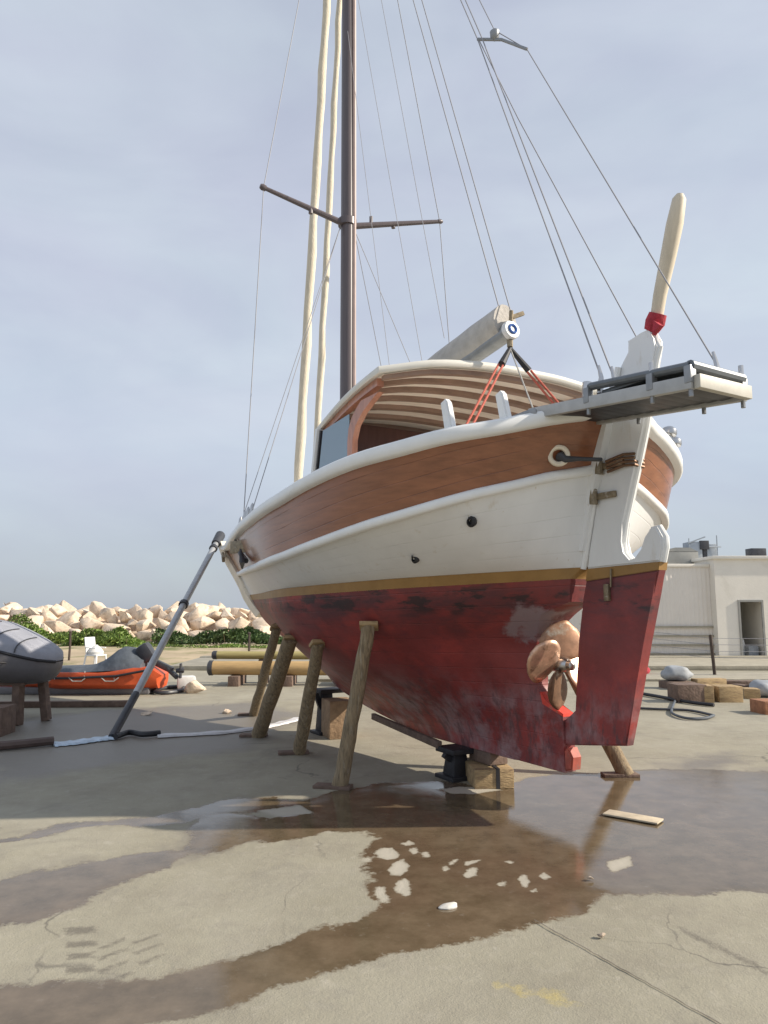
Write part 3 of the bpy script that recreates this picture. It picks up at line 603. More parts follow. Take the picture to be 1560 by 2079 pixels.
# stern post
pr = [(-.79, 3.16), (-.72, 2.95), (-.57, 2.50), (-.44, 2.05), (-.36, 1.76), (-.31, 1.62)]
q = MB(); q.capped([[(s+.01, .115, z), (s+.20, .15, z+.02), (s+.20, -.15, z+.02), (s+.01, -.115, z)] for s, z in pr[:4]]); q.build('stern_post', 'white', boat)
# rudder: one thick board with the stock head, a horn at the trailing edge and the painted blade
ru = ((-0.85,3.486),(-0.93,3.54),(-0.907,3.638),(-1.04,3.656),(-1.123,3.674),(-1.144,3.568),(-1.172,3.513),(-1.135,3.419),(-1.112,3.332),(-1.018,2.954),(-0.94,2.714),(-0.867,2.501),(-0.782,2.248),(-0.75,2.101),(-0.769,2.006),(-0.831,1.943),(-0.897,1.958),(-0.951,2.03),(-1.001,2.11),(-1.026,2.172),(-1.093,2.184),(-1.139,2.105),(-1.139,2.035),(-1.108,1.931))
rl = ((-1.096,1.872),(-1.038,1.705),(-0.929,1.335),(-0.843,1.013),(-0.729,0.595),(-0.089,0.502),(-0.098,0.701),(-0.239,0.784),(-0.293,1.346),(-0.358,1.678),(-0.386,1.814))
lead = ((-0.406,1.911),(-0.44,2.046),(-0.562,2.505),(-0.668,2.881),(-0.775,3.192),(-0.848,3.447))
topz = ru[-1][1]
q = MB(); q.prism(list(ru)+list(lead), -.045, .045, 'Y', .012); rud = q.build('rudder', 'white', boat)
q = MB(); q.prism([ru[-1]]+[rl[0]]+[rl[-1]]+[lead[0]], -.047, .047, 'Y', .004); q.build('rudder_stripe', 'stripe', rud)
q = MB(); q.prism(list(rl), -.045, .045, 'Y', .012); q.build('rudder_blade', 'bottom', rud)
# bright trailing edge capping strips
def edge(pts, r, m, name, par, off=0.0):
    q_ = MB(); q_.tube([(p[0], off, p[1]) for p in pts], r, 8); return q_.build(name, m, par)
edge(ru[4:14], .022, 'trim', 'edge_strip', rud); edge(ru[19:], .022, 'trim', 'edge_strip', rud); edge(ru[12:17], .02, 'trim', 'edge_strip', rud)
q = MB(); q.tube([(p[0]+.02, .065, p[1]) for p in lead], .024, 8); q.build('leading_batten', 'trim', rud)
# tiller heads, red lashing
tl = ((-1.141,0,3.693),(-1.194,0,3.904),(-1.285,0,4.173),(-1.354,0,4.391),(-1.403,-0,4.559),(-1.414,0,4.596))
q = MB(); q.tube(tl, [.045, .05, .058, .062, .05, .025], 12); q.build('tiller', 'tiller', boat)
q = MB(); q.tube([(-1.098,0,3.661), (-1.138,0,3.713), (-1.168,0,3.771)], [.055, .075, .066], 12); q.prism([(-1.162,3.596), (-1.236,3.646), (-1.178,3.704)], .03, .07, 'Y'); q.build('red_lashing', 'redcloth', boat)
# gudgeons and rope
for (u0, z0, sx_) in (((-.60), 2.70, .30), ((-.53), 2.47, .26)):
    q = MB(); q.box((u0-.09, .065, z0), (sx_, .03, .05), None, .008); q.box((u0-.09, -.065, z0), (sx_, .03, .05), None, .008); q.tube([(u0-.01, .085, z0-.06), (u0-.01, .085, z0+.06)], .035, 10)
    q.box((u0+.14, .10, z0+.01), (.16, .03, .07), None, .008)
    q.build('gudgeon', 'fitting', rud)
q = MB()
for k in range(4): q.tube([(-.68-.004*k, .08, 2.73-.028*k), (-.85, .075, 2.755-.028*k), (-.93, .05, 2.75-.028*k), (-.93, -.05, 2.74-.028*k)], .012, 6)
q.build('rope_lashing', 'bronzed', rud)
q = MB(); q.box((-.62, .06, 1.72), (.05, .03, .13), None, .008); q.tube([(-.66, .062, 1.76), (-.67, .062, 1.90)], .008, 6); q.build('zinc_anode', 'fitting', rud)
# propeller in its aperture
pc = Vector((-0.134,0,1.16)); pc = Vector((-.075, 0.03, pc.z-.02))
prp = MB(); prp.lathe([(.045, .16), (.06, .10), (.065, 0), (.058, -.06), (.042, -.08), (.04, -.12), (.012, -.135)], pc, (1, 0, 0), 18); prp = prp.build('propeller', 'steel', boat)
for k in range(4):
    th = R(100+90*k) ; er = Vector((0, math.cos(th), math.sin(th))); et = Vector((0, -math.sin(th), math.cos(th))); q = MB(); rows = []
    for i in range(10):
        r_ = .05+.295*i/9; f = i/9; wd_ = (.045+.15*math.sin(math.pi*min(1, f**.75*.86+.06)))*(1 if i < 9 else .55); pit = -R(34-16*f); row = []
        for j_ in range(9):
            u_ = (j_-4)/4; cx_ = u_*wd_; row.append(pc+er*(r_+.02*(1-u_*u_)*f)+et*cx_*math.cos(pit*.9)+Vector((1, 0, 0))*(cx_*math.sin(pit*.9)+.02*u_*u_))
        rows.append(row)
    q.loft(rows); bl = q.build('blade', 'bronze' if k in (1, 3) else ('bronzeu' if k == 0 else 'bronzed'), prp, smooth=60)  # left blade's lighter bronze stands in for sunlight; lower blade is darker
    sm_ = bl.modifiers.new('thick', 'SOLIDIFY'); sm_.thickness = .009; sm_.offset = 0
q = MB(); q.tube([pc+Vector((.1, 0, 0)), pc+Vector((.7, 0, .03))], .028, 10); q.build('propeller_shaft', 'steel', boat)
# brighter red painted in for sun through the aperture; worn shoe at the heel
q = MB(); q.prism([(-.10, .725), (.14, .80), (.17, .90), (.14, .90), (.10, .83), (-.10, .75)], -.064, .064, 'Y', .006); q.build('primer_patch', 'redlead', boat)
q = MB(); q.prism([(-.09, .30), (-.17, .32), (-.185, .42), (-.14, .49), (-.09, .47)], -.055, .055, 'Y', .012); q.build('keel_shoe', 'shoe', boat)
# through hull fittings, fairlead
def side_pt(s, z):
    w_, r_ = (fwB(s), fwZ(s)), (frB(s), frZ(s)); t = (z-w_[1])/(r_[1]-w_[1]); return Vector((s, w_[0]+(r_[0]-w_[0])*max(0, t)**.82, z))
for s, z, k in ((-.16, 2.26, 1.0), (.42, 2.0, .8)):
    p = side_pt(s, z); q = MB(); q.lathe([(.04*k, -.02), (.045*k, .008), (.03*k, .02), (.022*k, .022), (.02*k, -.0)], p, (-.25, .95, -.2), 14); q.bar(p+Vector((.01, .02, .012)), p+Vector((-.05, .06, .02)), .012, .012)
    q.build('through_hull', 'black', boat)
fl = Vector((-.575, .47, 2.755))
q = MB(); q.ring(fl, .066, .020, (-.70, .72, 0), 24, 8); q.build('fairlead', 'cream', boat)
q = MB(); q.tube([fl+Vector((.04, -.07, .03)), fl+Vector((-.01, -.01, -.015)), fl+Vector((-.05, -.02, -.035)), fl+Vector((-.09, -.11, -.03)), (-.70, .15, fl.z-.02)], [.030, .040, .028, .018, .016], 10); q.build('mooring_rope', 'dark', boat)
# bollards on the cap rail (port side, aft quarter)
for s, tall in ((-.27, .26), (-.50, .25)):
    b_ = fdB(s)-.05; z = fdZ(s)+.05; q = MB()
    q.prism([(s-.02, z-.03), (s+.08, z-.03), (s+.14, z+tall-.02), (s+.08, z+tall), (s+.05, z+tall-.03)], b_-.03, b_+.03, 'Y', .012); q.build('bollard', 'trim', boat)
q = MB(); q.tube([(-.55, fdB(-.55)+.0, fdZ(-.55)), (-.55, fdB(-.55), fdZ(-.55)+.06)], .02, 8); q.build('deck_pin', 'steel', boat)
# exhaust cowls on the starboard quarter
for s in (-.52, -.40):
    c = Vector((s+.02, -(fdB(s)-.03), fdZ(s)+.05)); ax = Vector((-.10, -.28, 1)).normalized(); q = MB()
    q.lathe([(.055, 0), (.055, .012), (.034, .022), (.032, .085), (.036, .09), (.062, .095), (.066, .115), (.060, .145), (.035, .165), (.004, .17)], c, ax, 18); q.build('vent_cowl', 'steel', boat)
# deckhouse: coaming, windows, posts, bulkhead, roof
RA = [(1.0, 1.16, 3.81), (.76, .6, 3.90), (.68, 0, 3.935), (.62, -.6, 3.92), (.56, -1.22, 3.85)]      # aft edge, port to starboard
RF = [(2.62, 1.03, 3.60), (2.72, .5, 3.69), (2.76, 0, 3.72), (2.72, -.5, 3.70), (2.62, -1.06, 3.63)]
def rpt(u, v, dz=0):     # u 0..1 aft to forward, v 0..1 port to starboard
    def c(L_):
        ys_ = [p[1] for p in L_][::-1]; yy_ = L_[0][1]+(L_[-1][1]-L_[0][1])*v
        return Vector((float(pchip(ys_, [p[0] for p in L_][::-1], yy_)), yy_, float(pchip(ys_, [p[2] for p in L_][::-1], yy_))))
    p = c(RA).lerp(c(RF), u); p.z += .05*math.sin(math.pi*u)+dz; return p
nu, nv = 10, 16
q = MB(); top = [[rpt(i/nu, k/nv, .0) for k in range(nv+1)] for i in range(nu+1)]; botm = [[rpt(i/nu, k/nv, -.065) for k in range(nv+1)] for i in range(nu+1)]
rows = []
loop = lambda dz, ins: [rpt(0, k/nv, dz)+Vector((ins, 0, 0)) for k in range(nv+1)]+[rpt(i/nu, 1, dz)+Vector((0, ins, 0)) for i in range(1, nu+1)]+[rpt(1, k/nv, dz)-Vector((ins, 0, 0)) for k in range(nv-1, -1, -1)]+[rpt(i/nu, 0, dz)-Vector((0, ins, 0)) for i in range(nu-1, 0, -1)]
q.loft(top); q.loft(botm); q.loft([loop(0, 0), loop(-.02, -.012), loop(-.048, -.012), loop(-.065, 0)], True)
roof = q.build('deckhouse_roof', 'roofpaint', boat, smooth=40)
q = MB(); q.loft([[rpt(.02+.96*i/nu, .02+.96*k/nv, -.072) for k in range(nv+1)] for i in range(nu+1)]); q.build('ceiling_panel', 'ceil', roof)
for k in range(7):
    u = .05+.135*k; q = MB(); rows = []
    for i in range(nv+1):
        c = rpt(u, .03+.94*i/nv, -.070); e = rpt(u+.017, .03+.94*i/nv, -.070); d = (e-c); dn = Vector((0, 0, -.045))
        rows.append([c-d, c-d+dn, c+d+dn, c+d])
    q.capped(rows); q.build('roof_beam', 'beam', roof)
for v in (.035, .965):
    q = MB(); rows = []
    for i in range(1, nu+1):
        c = rpt(i/nu, v, -.072); rows.append([c+Vector((0, .035, 0)), c+Vector((0, .035, -.075)), c+Vector((0, -.035, -.075)), c+Vector((0, -.035, 0))])
    q.capped(rows); q.build('roof_carlin', 'postwood', roof)
def house_side(sg):
    y0, y1 = (1.06, .99) if sg > 0 else (-1.10, -1.02); nm = 1 if sg > 0 else -1
    zt = 3.50 if sg > 0 else 3.55
    q = MB(); q.prism([(1.15, 2.35), (1.15, 2.97), (1.18, 3.0), (1.6, 2.98), (2.75, 2.98), (2.75, 2.35)], y0-.03*nm, y0+.01*nm, 'Y', .006); q.build('coaming', 'trim', boat)
    # curved wooden post with knee
    q = MB(); rows = []
    for z, s, wd_ in ((2.86, 1.72, .16), (2.95, 1.70, .125), (3.1, 1.69, .105), (3.25, 1.68, .11), (3.38, 1.63, .15), (3.48, 1.52, .22), (3.56, 1.36, .30), (3.60, 1.26, .34)):
        t = (z-2.86)/.74; y = y0+(.02*nm)*t; rows.append([(s-wd_*.5, y-.03, z), (s+wd_*.5, y-.03, z), (s+wd_*.5, y+.03, z), (s-wd_*.5, y+.03, z)])
    q.capped(rows); q.build('post', 'postwood', boat)
    q = MB(); q.prism([(1.80, 2.92), (1.80, zt+.06), (2.42, zt+.02), (2.55, 2.92)], y0-.01*nm, y0-.018*nm, 'Y'); q.build('side_window', 'glass', boat)
    q = MB(); q.bar((2.46, y0-.012*nm, zt+.03), (2.60, y0-.012*nm, 2.9), .03, .03, up=(0, 1, 0)); q.build('window_gasket', 'black', boat)
    q = MB(); q.bar((2.52, y0-.02*nm, zt+.06), (2.68, y0-.02*nm, 2.85), .05, .09, up=(0, 1, 0), bev=.008); q.build('corner_post', 'trim', boat)
house_side(1); house_side(-1)
q = MB(); q.box((2.72, -.02, 2.66), (.06, 2.0, .56), None, .008); q.build('front_coaming', 'trim', boat)
for k in range(3):
    q = MB(); q.box((2.70, .66-.68*k, 3.26), (.02, .60, .60)); q.build('windscreen_pane', 'glass', boat)
q = MB()
for y in (.98, .32, -.36, -1.02): q.bar((2.70, y, 2.92), (2.62, y, 3.58), .07, .06, up=(0, 1, 0), bev=.006)
q.build('windscreen_frame', 'postwood', boat)
q = MB(); q.box((2.25, -.02, 3.05), (.05, 1.98, 1.1), None, .006); q.box((1.95, .55, 2.75), (.5, .75, .5), None, .03); q.build('bulkhead', 'bulkhead', boat)
q = MB(); q.box((2.20, .58, 2.98), (.03, .34, .34), None, .02); q.build('instrument_panel', 'greybag', boat)
q = MB(); q.box((.75, .85, 2.80), (.26, .30, .13), None, .03); q.build('cockpit_cushion', 'tarp', boat)
# mast, spreaders, rigging
ms = [(3.90, 0, 2.2), (3.91, 0, 4.6), (3.93, 0, 7.0), (3.97, 0, 10.5), (4.02, 0, 15.2)]
q = MB(); q.tube(ms, [.115, .112, .108, .10, .085], 18, sx=.82); mast = q.build('mast', 'mast', boat)
q = MB(); q.tube([(p[0]-.10, p[1]-.055, p[2]) for p in ms], .028, 8); q.build('sail_track', 'mastl', mast)
SPP, SPS = (4.02, 1.21, 7.16), (3.72, -1.42, 7.27)
q = MB(); q.tube([(3.93, .09, 6.93), SPP], [.045, .028], 10); q.lathe([(.04, -.03), (.045, .02), (.03, .05)], SPP, (0, .95, .2), 10); q.tube([(3.96, .55, 7.03), (3.96, .55, 6.95)], .03, 8); q.build('spreader', 'mast', mast)
q = MB(); q.tube([(3.93, -.09, 6.93), SPS], [.045, .028], 10); q.lathe([(.03, -.03), (.035, .02), (.02, .05)], SPS, (0, -.95, .2), 10); q.tube([(3.85, -.7, 7.12), (3.85, -.7, 7.03)], .03, 8); q.tube([(3.88, -.35, 7.02), (3.88, -.35, 7.12)], .025, 8); q.build('spreader', 'mast', mast)
q = MB(); q.lathe([(.13, -.05), (.13, .05)], (3.93, 0, 6.95), (0, 0, 1), 16); q.build('spreader_band', 'mast', mast)
def wire(pts, r, name='stay', m='wire', sag=0.0):
    a, b = Vector(pts[0]), Vector(pts[-1])
    if len(pts) == 2 and sag: pts = [a.lerp(b, i/8)-Vector((0, 0, sag*4*(i/8)*(1-i/8))) for i in range(9)]
    q_ = MB(); q_.tube(pts, r, 6); return q_.build(name, m, boat)
MH = (4.02, 0, 15.0)
def chain(s, sg): return (s, sg*(fdB(s)-.02), fdZ(s)+.05)
for s in (3.7,): wire([chain(s, 1), SPP, MH], .006, 'shroud')
for s in (3.4,): wire([chain(s, -1), SPS, MH], .006, 'shroud')
for s in (3.7, 3.4, 3.1, 4.3):
    for sg in (1, -1):
        c_ = Vector(chain(s, sg)); q = MB(); q.tube([c_, c_+Vector((0, -.01*sg, .05)), c_+Vector((0, -.02*sg, .13)), c_+Vector((0, -.025*sg, .16))], [.016, .02, .02, .008], 8); q.build('rigging_screw', 'steel', boat)
for s in (3.1, 4.3):
    wire([chain(s, 1), (3.93, .1, 6.9)], .005, 'shroud'); wire([chain(s, -1), (3.93, -.1, 6.9)], .005, 'shroud')
FO = (5.66, 0, 2.35); FT = (4.30, 0, 14.6)
def furl(a, b, r0, name):
    a, b = Vector(a), Vector(b); n = 26; pts = []; rr = []
    for i in range(n+1):
        t = i/n; pts.append(a.lerp(b, t)+Vector((math.sin(i*1.7)*.008, math.cos(i*2.3)*.008, 0))); rr.append(r0*(.55+.45*min(1, t*9))*(1.08-.28*t)*(1+.10*math.sin(i*2.1)))
    q_ = MB(); q_.tube(pts, rr, 12); return q_.build(name, 'sail', boat)
furl(FO, FT, .068, 'furled_sail'); furl((5.02, 0, 2.3), (3.99, 0, 13.3), .050, 'furled_sail')
q = MB(); q.lathe([(.09, 0), (.09, .12), (.05, .14)], (5.66, 0, 2.28), (-.1, 0, 1), 14); q.lathe([(.08, 0), (.08, .12), (.05, .14)], (5.02, 0, 2.25), (-.1, 0, 1), 14); q.build('furling_drum', 'black', boat)
# boom with stowed sail, end cap, tackles
BE = Vector((0.518,0,4.212)); BM = Vector((3.75, 0, BE.z-.42)); bdir = (BE-BM).normalized()
q = MB(); q.tube([BM, BE], .085, 16); boom = q.build('boom', 'alu', boat)
q = MB(); rows = []
for i in range(15):
    t = i/14; c = BM.lerp(BE, .06+.92*t)+Vector((0, 0, .13)); hw = .14+.004*math.sin(i*1.3); hh = .17+.006*math.sin(i*2.2)
    rows.append([c+Vector((0, hw*math.cos(a_), hh*math.sin(a_))) for a_ in np.linspace(0, 2*math.pi, 14, endpoint=False)])
q.capped(rows); q.build('stowed_sail', 'boomcloth', boom)
q = MB(); q.lathe([(.092, -.01), (.092, .03), (.085, .042), (.03, .045)], BE, bdir, 20); q.build('boom_end_cap', 'plastic', boom)
q = MB(); q.ring(BE+bdir*.046, .040, .014, bdir, 24, 8); q.build('end_cap_ring', 'blue', boom)
q = MB(); q.tube([BE+Vector((-.02, 0, .09)), BE+Vector((-.03, 0, .19))], .02, 8); q.bar(BE+Vector((-.01, -.03, .14)), BE+Vector((-.04, -.14, .19)), .03, .04); q.tube([BE+Vector((0, 0, -.08)), BE+Vector((0, 0, -.16))], .028, 8); q.build('boom_fitting', 'fitting', boom)
tk = BE+Vector((0.0, 0, -.17))
for sg, end in ((1, Vector((-.02, .98, 2.92))), (-1, Vector((.10, -.75, 2.95)))):
    for k in range(2):
        q = MB(); st = tk+Vector((0, .02*sg, -.02)); m1 = st.lerp(end, .18); off = Vector((.012*(2*k-1), .018*(2*k-1), 0))
        q.tube([m1+off, end+off*1.3], .011, 6); q.build('mainsheet', 'ropered', boat)
    q = MB(); q.tube([tk, tk.lerp(end, .20)], [.02, .035], 8); q.build('mainsheet_block', 'black', boat)
wire([tk, (-.32, .35, 2.9)], .008, 'mainsheet_tail', 'rope')
# topping lifts and backstays with their spreader bar
wire([BE+Vector((-.03, 0, .16)), (4.0, .0, 14.9)], .006); wire([BE+Vector((.12, 0, .2)), (4.0, .05, 14.6)], .006)
wire([(1.6, .0, 4.5), (3.98, -.05, 13.2)], .004, 'lazy_jack'); wire([(2.6, .1, 4.45), (3.96, .04, 10.2)], .004, 'lazy_jack'); wire([(2.2, -.1, 4.45), (3.97, -.04, 11.2)], .004, 'lazy_jack')
barL, barR = Vector((0.771,0.12,7.404)), Vector((0.302,-0.12,7.053))
q = MB(); q.tube([barL, barL.lerp(barR, .5)+Vector((0, 0, .05)), barR], .016, 8); q.lathe([(.02, 0), (.045, .03), (.05, .09), (.02, .12)], barL.lerp(barR, .36)+Vector((0, 0, .03)), (0, 0, 1), 12); q.build('spreader_bar', 'alu', boat)
bm_ = barL.lerp(barR, .36)+Vector((0, 0, .14))
wire([(-1.15, .60, 3.19), barL, (4.02, .05, 15.1)], .006, 'backstay'); wire([(-1.22, .55, 3.17), barL+Vector((-.06, 0, -.01)), (4.02, 0, 15.15)], .006, 'backstay')
wire([(-.97, .0, 3.64), (0.265,0.05,6.231), barL+Vector((-.02, 0, -.02))], .005, 'backstay')
wire([(-1.90, .40, 3.09), barR, bm_, (4.0, .0, 15.0)], .005, 'lifting_wire')
# passerelle (folding gangway) over the stern
q = MB(); E0, E1 = -.48, -1.92; zf, za = 3.075, 2.935; pP, pS = .66, .16
def pz(s): return zf+(za-zf)*(s-E0)/(E1-E0)
for p in (pP, pS): q.bar((E0, p, pz(E0)), (E1, p, pz(E1)), .045, .085, bev=.006)
q.bar((E0, pP, pz(E0)), (E0, pS, pz(E0)), .045, .085, bev=.006)
pas = q.build('passerelle', 'alup', boat)
q = MB(); q.bar((E1-.024, pP, pz(E1)), (E1-.024, pS, pz(E1)), .045, .085, bev=.006); q.build('end_beam', 'cream2', pas)  # lighter cream than the side beams, colouring in sunlight on the end
q = MB()
for k in range(14):
    s = E0-.06-.098*k; q.box((s, (pP+pS)/2, pz(s)-.012), (.094, pP-pS-.05, .02), None, .003)
q.build('gangway_deck', 'dark', pas)
q = MB()
for p in (pP-.01, pS+.01): q.tube([(-1.10, p, pz(-1.1)+.115), (-1.90, p, pz(-1.9)+.105)], .028, 10)
q.tube([(-1.90, pP, pz(-1.9)+.105), (-1.90, pS, pz(-1.9)+.10)], .036, 10); q.build('folded_handrail', 'railg', pas)
q = MB(); q.box((-1.5, (pP+pS)/2, pz(-1.5)+.10), (.72, pP-pS-.08, .03), None, .008); q.build('folded_section', 'railg', pas)
for s in (-1.08, -1.62, -1.90):
    for p in (pP, pS):
        q = MB(); q.box((s, p, pz(s)+.05), (.05, .055, .11), None, .008); q.tube([(s, p, pz(s)-.03), (s, p, pz(s)-.085)], .014, 8); q.build('hinge', 'alu', pas)
q = MB(); q.tube([(-1.9, pS, pz(-1.9)+.1), (-1.9, pS, pz(-1.9)+.19)], .016, 8); q.build('cleat', 'steel', pas)
q = MB(); q.tube([(-1.62, pP, pz(-1.62)+.1), (-1.62, pP, pz(-1.62)+.18)], .014, 8); q.build('cleat', 'steel', pas)
for p_, q_ in (((-1.15, .60, 3.19), (-1.15, .62, 3.07)), ((-1.22, .55, 3.17), (-1.22, .58, 3.06)), ((-1.90, .40, 3.09), (-1.90, .40, 3.02))):
    q = MB(); q.tube([q_, Vector(q_).lerp(Vector(p_), .5), p_, Vector(p_)+Vector((.02, 0, .09))], [.022, .022, .016, .010], 8); q.build('turnbuckle', 'steel', pas)
q = MB(); q.tube([(-1.06, pP, pz(-1.06)+.04), (-1.06, pP-.02, pz(-1.06)+.15)], [.03, .035], 8); q.build('cleat', 'steel', pas)
q = MB(); q.bar((-.62, pP+.06, 3.06), (-.22, 1.0, 2.93), .06, .05, bev=.008); q.bar((-.36, .42, 2.5), (-.50, .41, 3.05), .14, .10, up=(1, 0, 0), bev=.01); q.build('gangway_mount', 'alu', pas)

def strakes(o, lo, hi, n):
    a_ = o.data.attributes.new('strake', 'FLOAT', 'POINT')
    a_.data.foreach_set('value', [n*max(0, min(1, (v.co.z-lo(v.co.x))/max(.02, hi(v.co.x)-lo(v.co.x)))) for v in o.data.vertices])
def seam(m, amt, dist=.004, wdt=.035):
    t = m.node_tree; b = t.nodes['Principled BSDF']; a_ = t.nodes.new('ShaderNodeAttribute'); a_.attribute_name = 'strake'
    f = t.nodes.new('ShaderNodeMath'); f.operation = 'PINGPONG'; f.inputs[1].default_value = .5; t.links.new(a_.outputs['Fac'], f.inputs[0])
    r_ = t.nodes.new('ShaderNodeMapRange'); r_.inputs[1].default_value = 0; r_.inputs[2].default_value = wdt; r_.inputs[3].default_value = 1; r_.inputs[4].default_value = 0; t.links.new(f.outputs[0], r_.inputs[0])
    n = t.nodes.new('ShaderNodeTexNoise'); n.inputs['Scale'].default_value = 2.5; c = t.nodes.new('ShaderNodeTexCoord'); t.links.new(c.outputs['Object'], n.inputs['Vector'])
    mr = t.nodes.new('ShaderNodeMapRange'); mr.inputs[1].default_value = .35; mr.inputs[2].default_value = .65; mr.inputs[3].default_value = .25; t.links.new(n.outputs['Fac'], mr.inputs[0])
    p = t.nodes.new('ShaderNodeMath'); p.operation = 'MULTIPLY'; t.links.new(r_.outputs[0], p.inputs[0]); t.links.new(mr.outputs[0], p.inputs[1])
    q_ = t.nodes.new('ShaderNodeMath'); q_.operation = 'MULTIPLY'; q_.inputs[1].default_value = amt; t.links.new(p.outputs[0], q_.inputs[0])
    cur = b.inputs['Base Color'].links[0].from_socket; k = t.nodes.new('ShaderNodeMix'); k.data_type = 'RGBA'; k.blend_type = 'MULTIPLY'; k.inputs[7].default_value = (.25, .2, .17, 1)
    t.links.new(q_.outputs[0], k.inputs['Factor']); t.links.new(cur, k.inputs[6]); t.links.new(k.outputs[2], b.inputs['Base Color'])
    bu = t.nodes.new('ShaderNodeBump'); bu.invert = True; bu.inputs['Distance'].default_value = dist; bu.inputs['Strength'].default_value = .8; t.links.new(p.outputs[0], bu.inputs['Height'])
    if b.inputs['Normal'].links: t.links.new(b.inputs['Normal'].links[0].from_socket, bu.inputs['Normal'])
    t.links.new(bu.outputs[0], b.inputs['Normal'])
strakes(bpy.data.objects['topsides'], fwZ, frZ, 5); strakes(bpy.data.objects['bulwark'], frZ, fdZ, 4); strakes(bpy.data.objects['hull_bottom'], lambda s: .29, fwZ, 12)
M['whitep'] = M['white'].copy(); bpy.data.objects['topsides'].data.materials[0] = M['whitep']
seam(M['whitep'], .13, .002); seam(M['wood'], .42); M['bottomp'] = M['bottom'].copy(); bpy.data.objects['hull_bottom'].data.materials[0] = M['bottomp']; seam(M['bottomp'], .25)

# ------------------------------------------------------------------ timber shores (props) and keel blocks
O2 = Matrix.Translation(boat.location) @ Matrix.Rotation(R(120), 4, 'Z')
def shore(base, top, r, label, seed):
    r_ = random.Random(seed); a = Vector(base); b = Vector(top); root = empty('timber_shore', a, 0, label, 'prop', 'timber shores under the hull'); d = b-a
    n = 10; q = MB(); q.tube([d*(i/n)+Vector((r_.uniform(-.006, .006), r_.uniform(-.006, .006), 0)) for i in range(n+1)], [r*(1+r_.uniform(-.05, .05))*(1.06-.12*i/n) for i in range(n+1)], 12); q.build('pole', 'prop_wood', root)
    q = MB(); dn = d.normalized(); q.box(d-dn*.01, (.17, .13, .04), Matrix.Rotation(R(r_.uniform(-25, 25)), 4, 'Z') @ Matrix.Rotation(R(-28), 4, 'X'), .008); q.build('wedge', 'block', root)
    q = MB(); q.box((-.06, .0, .015), (.34, .14, .03), r_.uniform(-.5, .5), .005); q.build('foot_board', 'blockd', root)
    return root
def hull_at(s, z, off=.0): p = O2 @ Vector((s, under(s, z)+off, z)); return (p.x, p.y, p.z)
shore((-0.398,6.812,0), hull_at(1.26, 1.45, .05), .068, 'nearest timber shore, standing left of the propeller with its wedge high on the hull', 1)
shore((-0.946,8.379,0), hull_at(2.27, 1.25, .04), .070, 'slightly thinner timber shore, second from the propeller', 2)
shore((-1.583,9.478,0), hull_at(3.2, 1.26, .04), .088, 'thick timber shore with a pale streak, third from the propeller', 3)
shore((-1.971,11.314,0), hull_at(4.3, 1.36, .03), .066, 'farthest dark timber shore, close behind the thick one under the bow', 4)
pb = O2 @ Vector((1.3, -1.15, 1.42))
shore((2.33, 7.28, 0), (O2 @ Vector((1.15, -under(1.15, 1.38)-.05, 1.38)))[:], .075, 'sunlit timber shore behind the rudder on the starboard side', 5)
def stand(u0, label, s, h):
    root = empty('keel_stand', (O2 @ Vector((s, 0, 0)))[:], R(120), label, 'keel stand')
    q = MB(); q.box((0, .14, .02), (.30, .34, .04), None, .008); q.build('base_plate', 'black', root)
    q = MB(); q.box((0, .16, h*.5), (.20, .20, h-.06), None, .02, .7); q.build('column', 'black', root)
    q = MB(); q.box((0, .10, h-.02), (.30, .40, .05), None, .01); q.bar((0, .30, h-.05), (0, .14, .12), .06, .05, up=(1, 0, 0)); q.build('saddle', 'black', root)
stand(0, 'black steel keel stand beside the wooden block under the stern', 1.25, .285)
stand(0, 'black steel keel stand farther forward beside the brown block', 4.15, .56)
def blk(name, loc, dims, rz, m, label, cat, group=None, bev=.012):
    q = MB(); q.box((0, 0, dims[2]/2), dims, None, bev); o = q.build(name, m, None, loc=loc, rz=rz); tag(o, label, cat, group); return o
root = empty('keel_block', (.96, 7.05, 0), R(6), 'low wooden keel block with a black strap under the stern end of the keel', 'block')
q = MB(); q.box((0, 0, .085), (.36, .56, .17), None, .012); q.build('timber', 'block', root)
q = MB(); q.box((.03, .0, .173), (.035, .575, .008)); q.box((.03, -.283, .087), (.035, .008, .17)); q.build('strap', 'black', root)
q = MB(); q.box((.02, .03, .235), (.20, .34, .118), R(22), .01); q.build('packing_wedge', 'blockd', root)
c = O2 @ Vector((3.85, .12, 0)); blk('keel_block', (c.x, c.y, 0), (.34, .40, .46), R(20), 'blockm', 'brown keel block under the forward part of the keel', 'block')
q = MB(); q.bar((O2 @ Vector((2.95, .12, .36))), (O2 @ Vector((1.35, .28, .30))), .05, .07, bev=.008); o = q.build('timber_batten', 'blockd', None); tag(o, 'thin dark batten running along under the keel to the black stand', 'batten')
# long leaning pole at the bow
a = Vector((-3.362,9.303,0)); bt = O2 @ Vector((9.05, .16, 2.86)); bt = Vector(bt); d = bt-a
root = empty('leaning_pole', a, 0, 'long grey aluminium pole leaning from the yard against the bow rail', 'pole')
q = MB(); q.tube([d*.16, d*.985], [.050, .055], 12); q.build('shaft', 'alul', root)
q = MB(); q.tube([(0, 0, 0.02), d*.16], [.05, .052], 12); q.build('lower_grip', 'dark', root)
q = MB(); q.tube([d*.985, d*1.055], [.085, .095], 12); q.build('upper_grip', 'dark', root)
for k_ in (.575, .945):
    q = MB(); q.tube([d*k_, d*(k_+.014)], .078, 12); q.build('collar', 'dark', root)

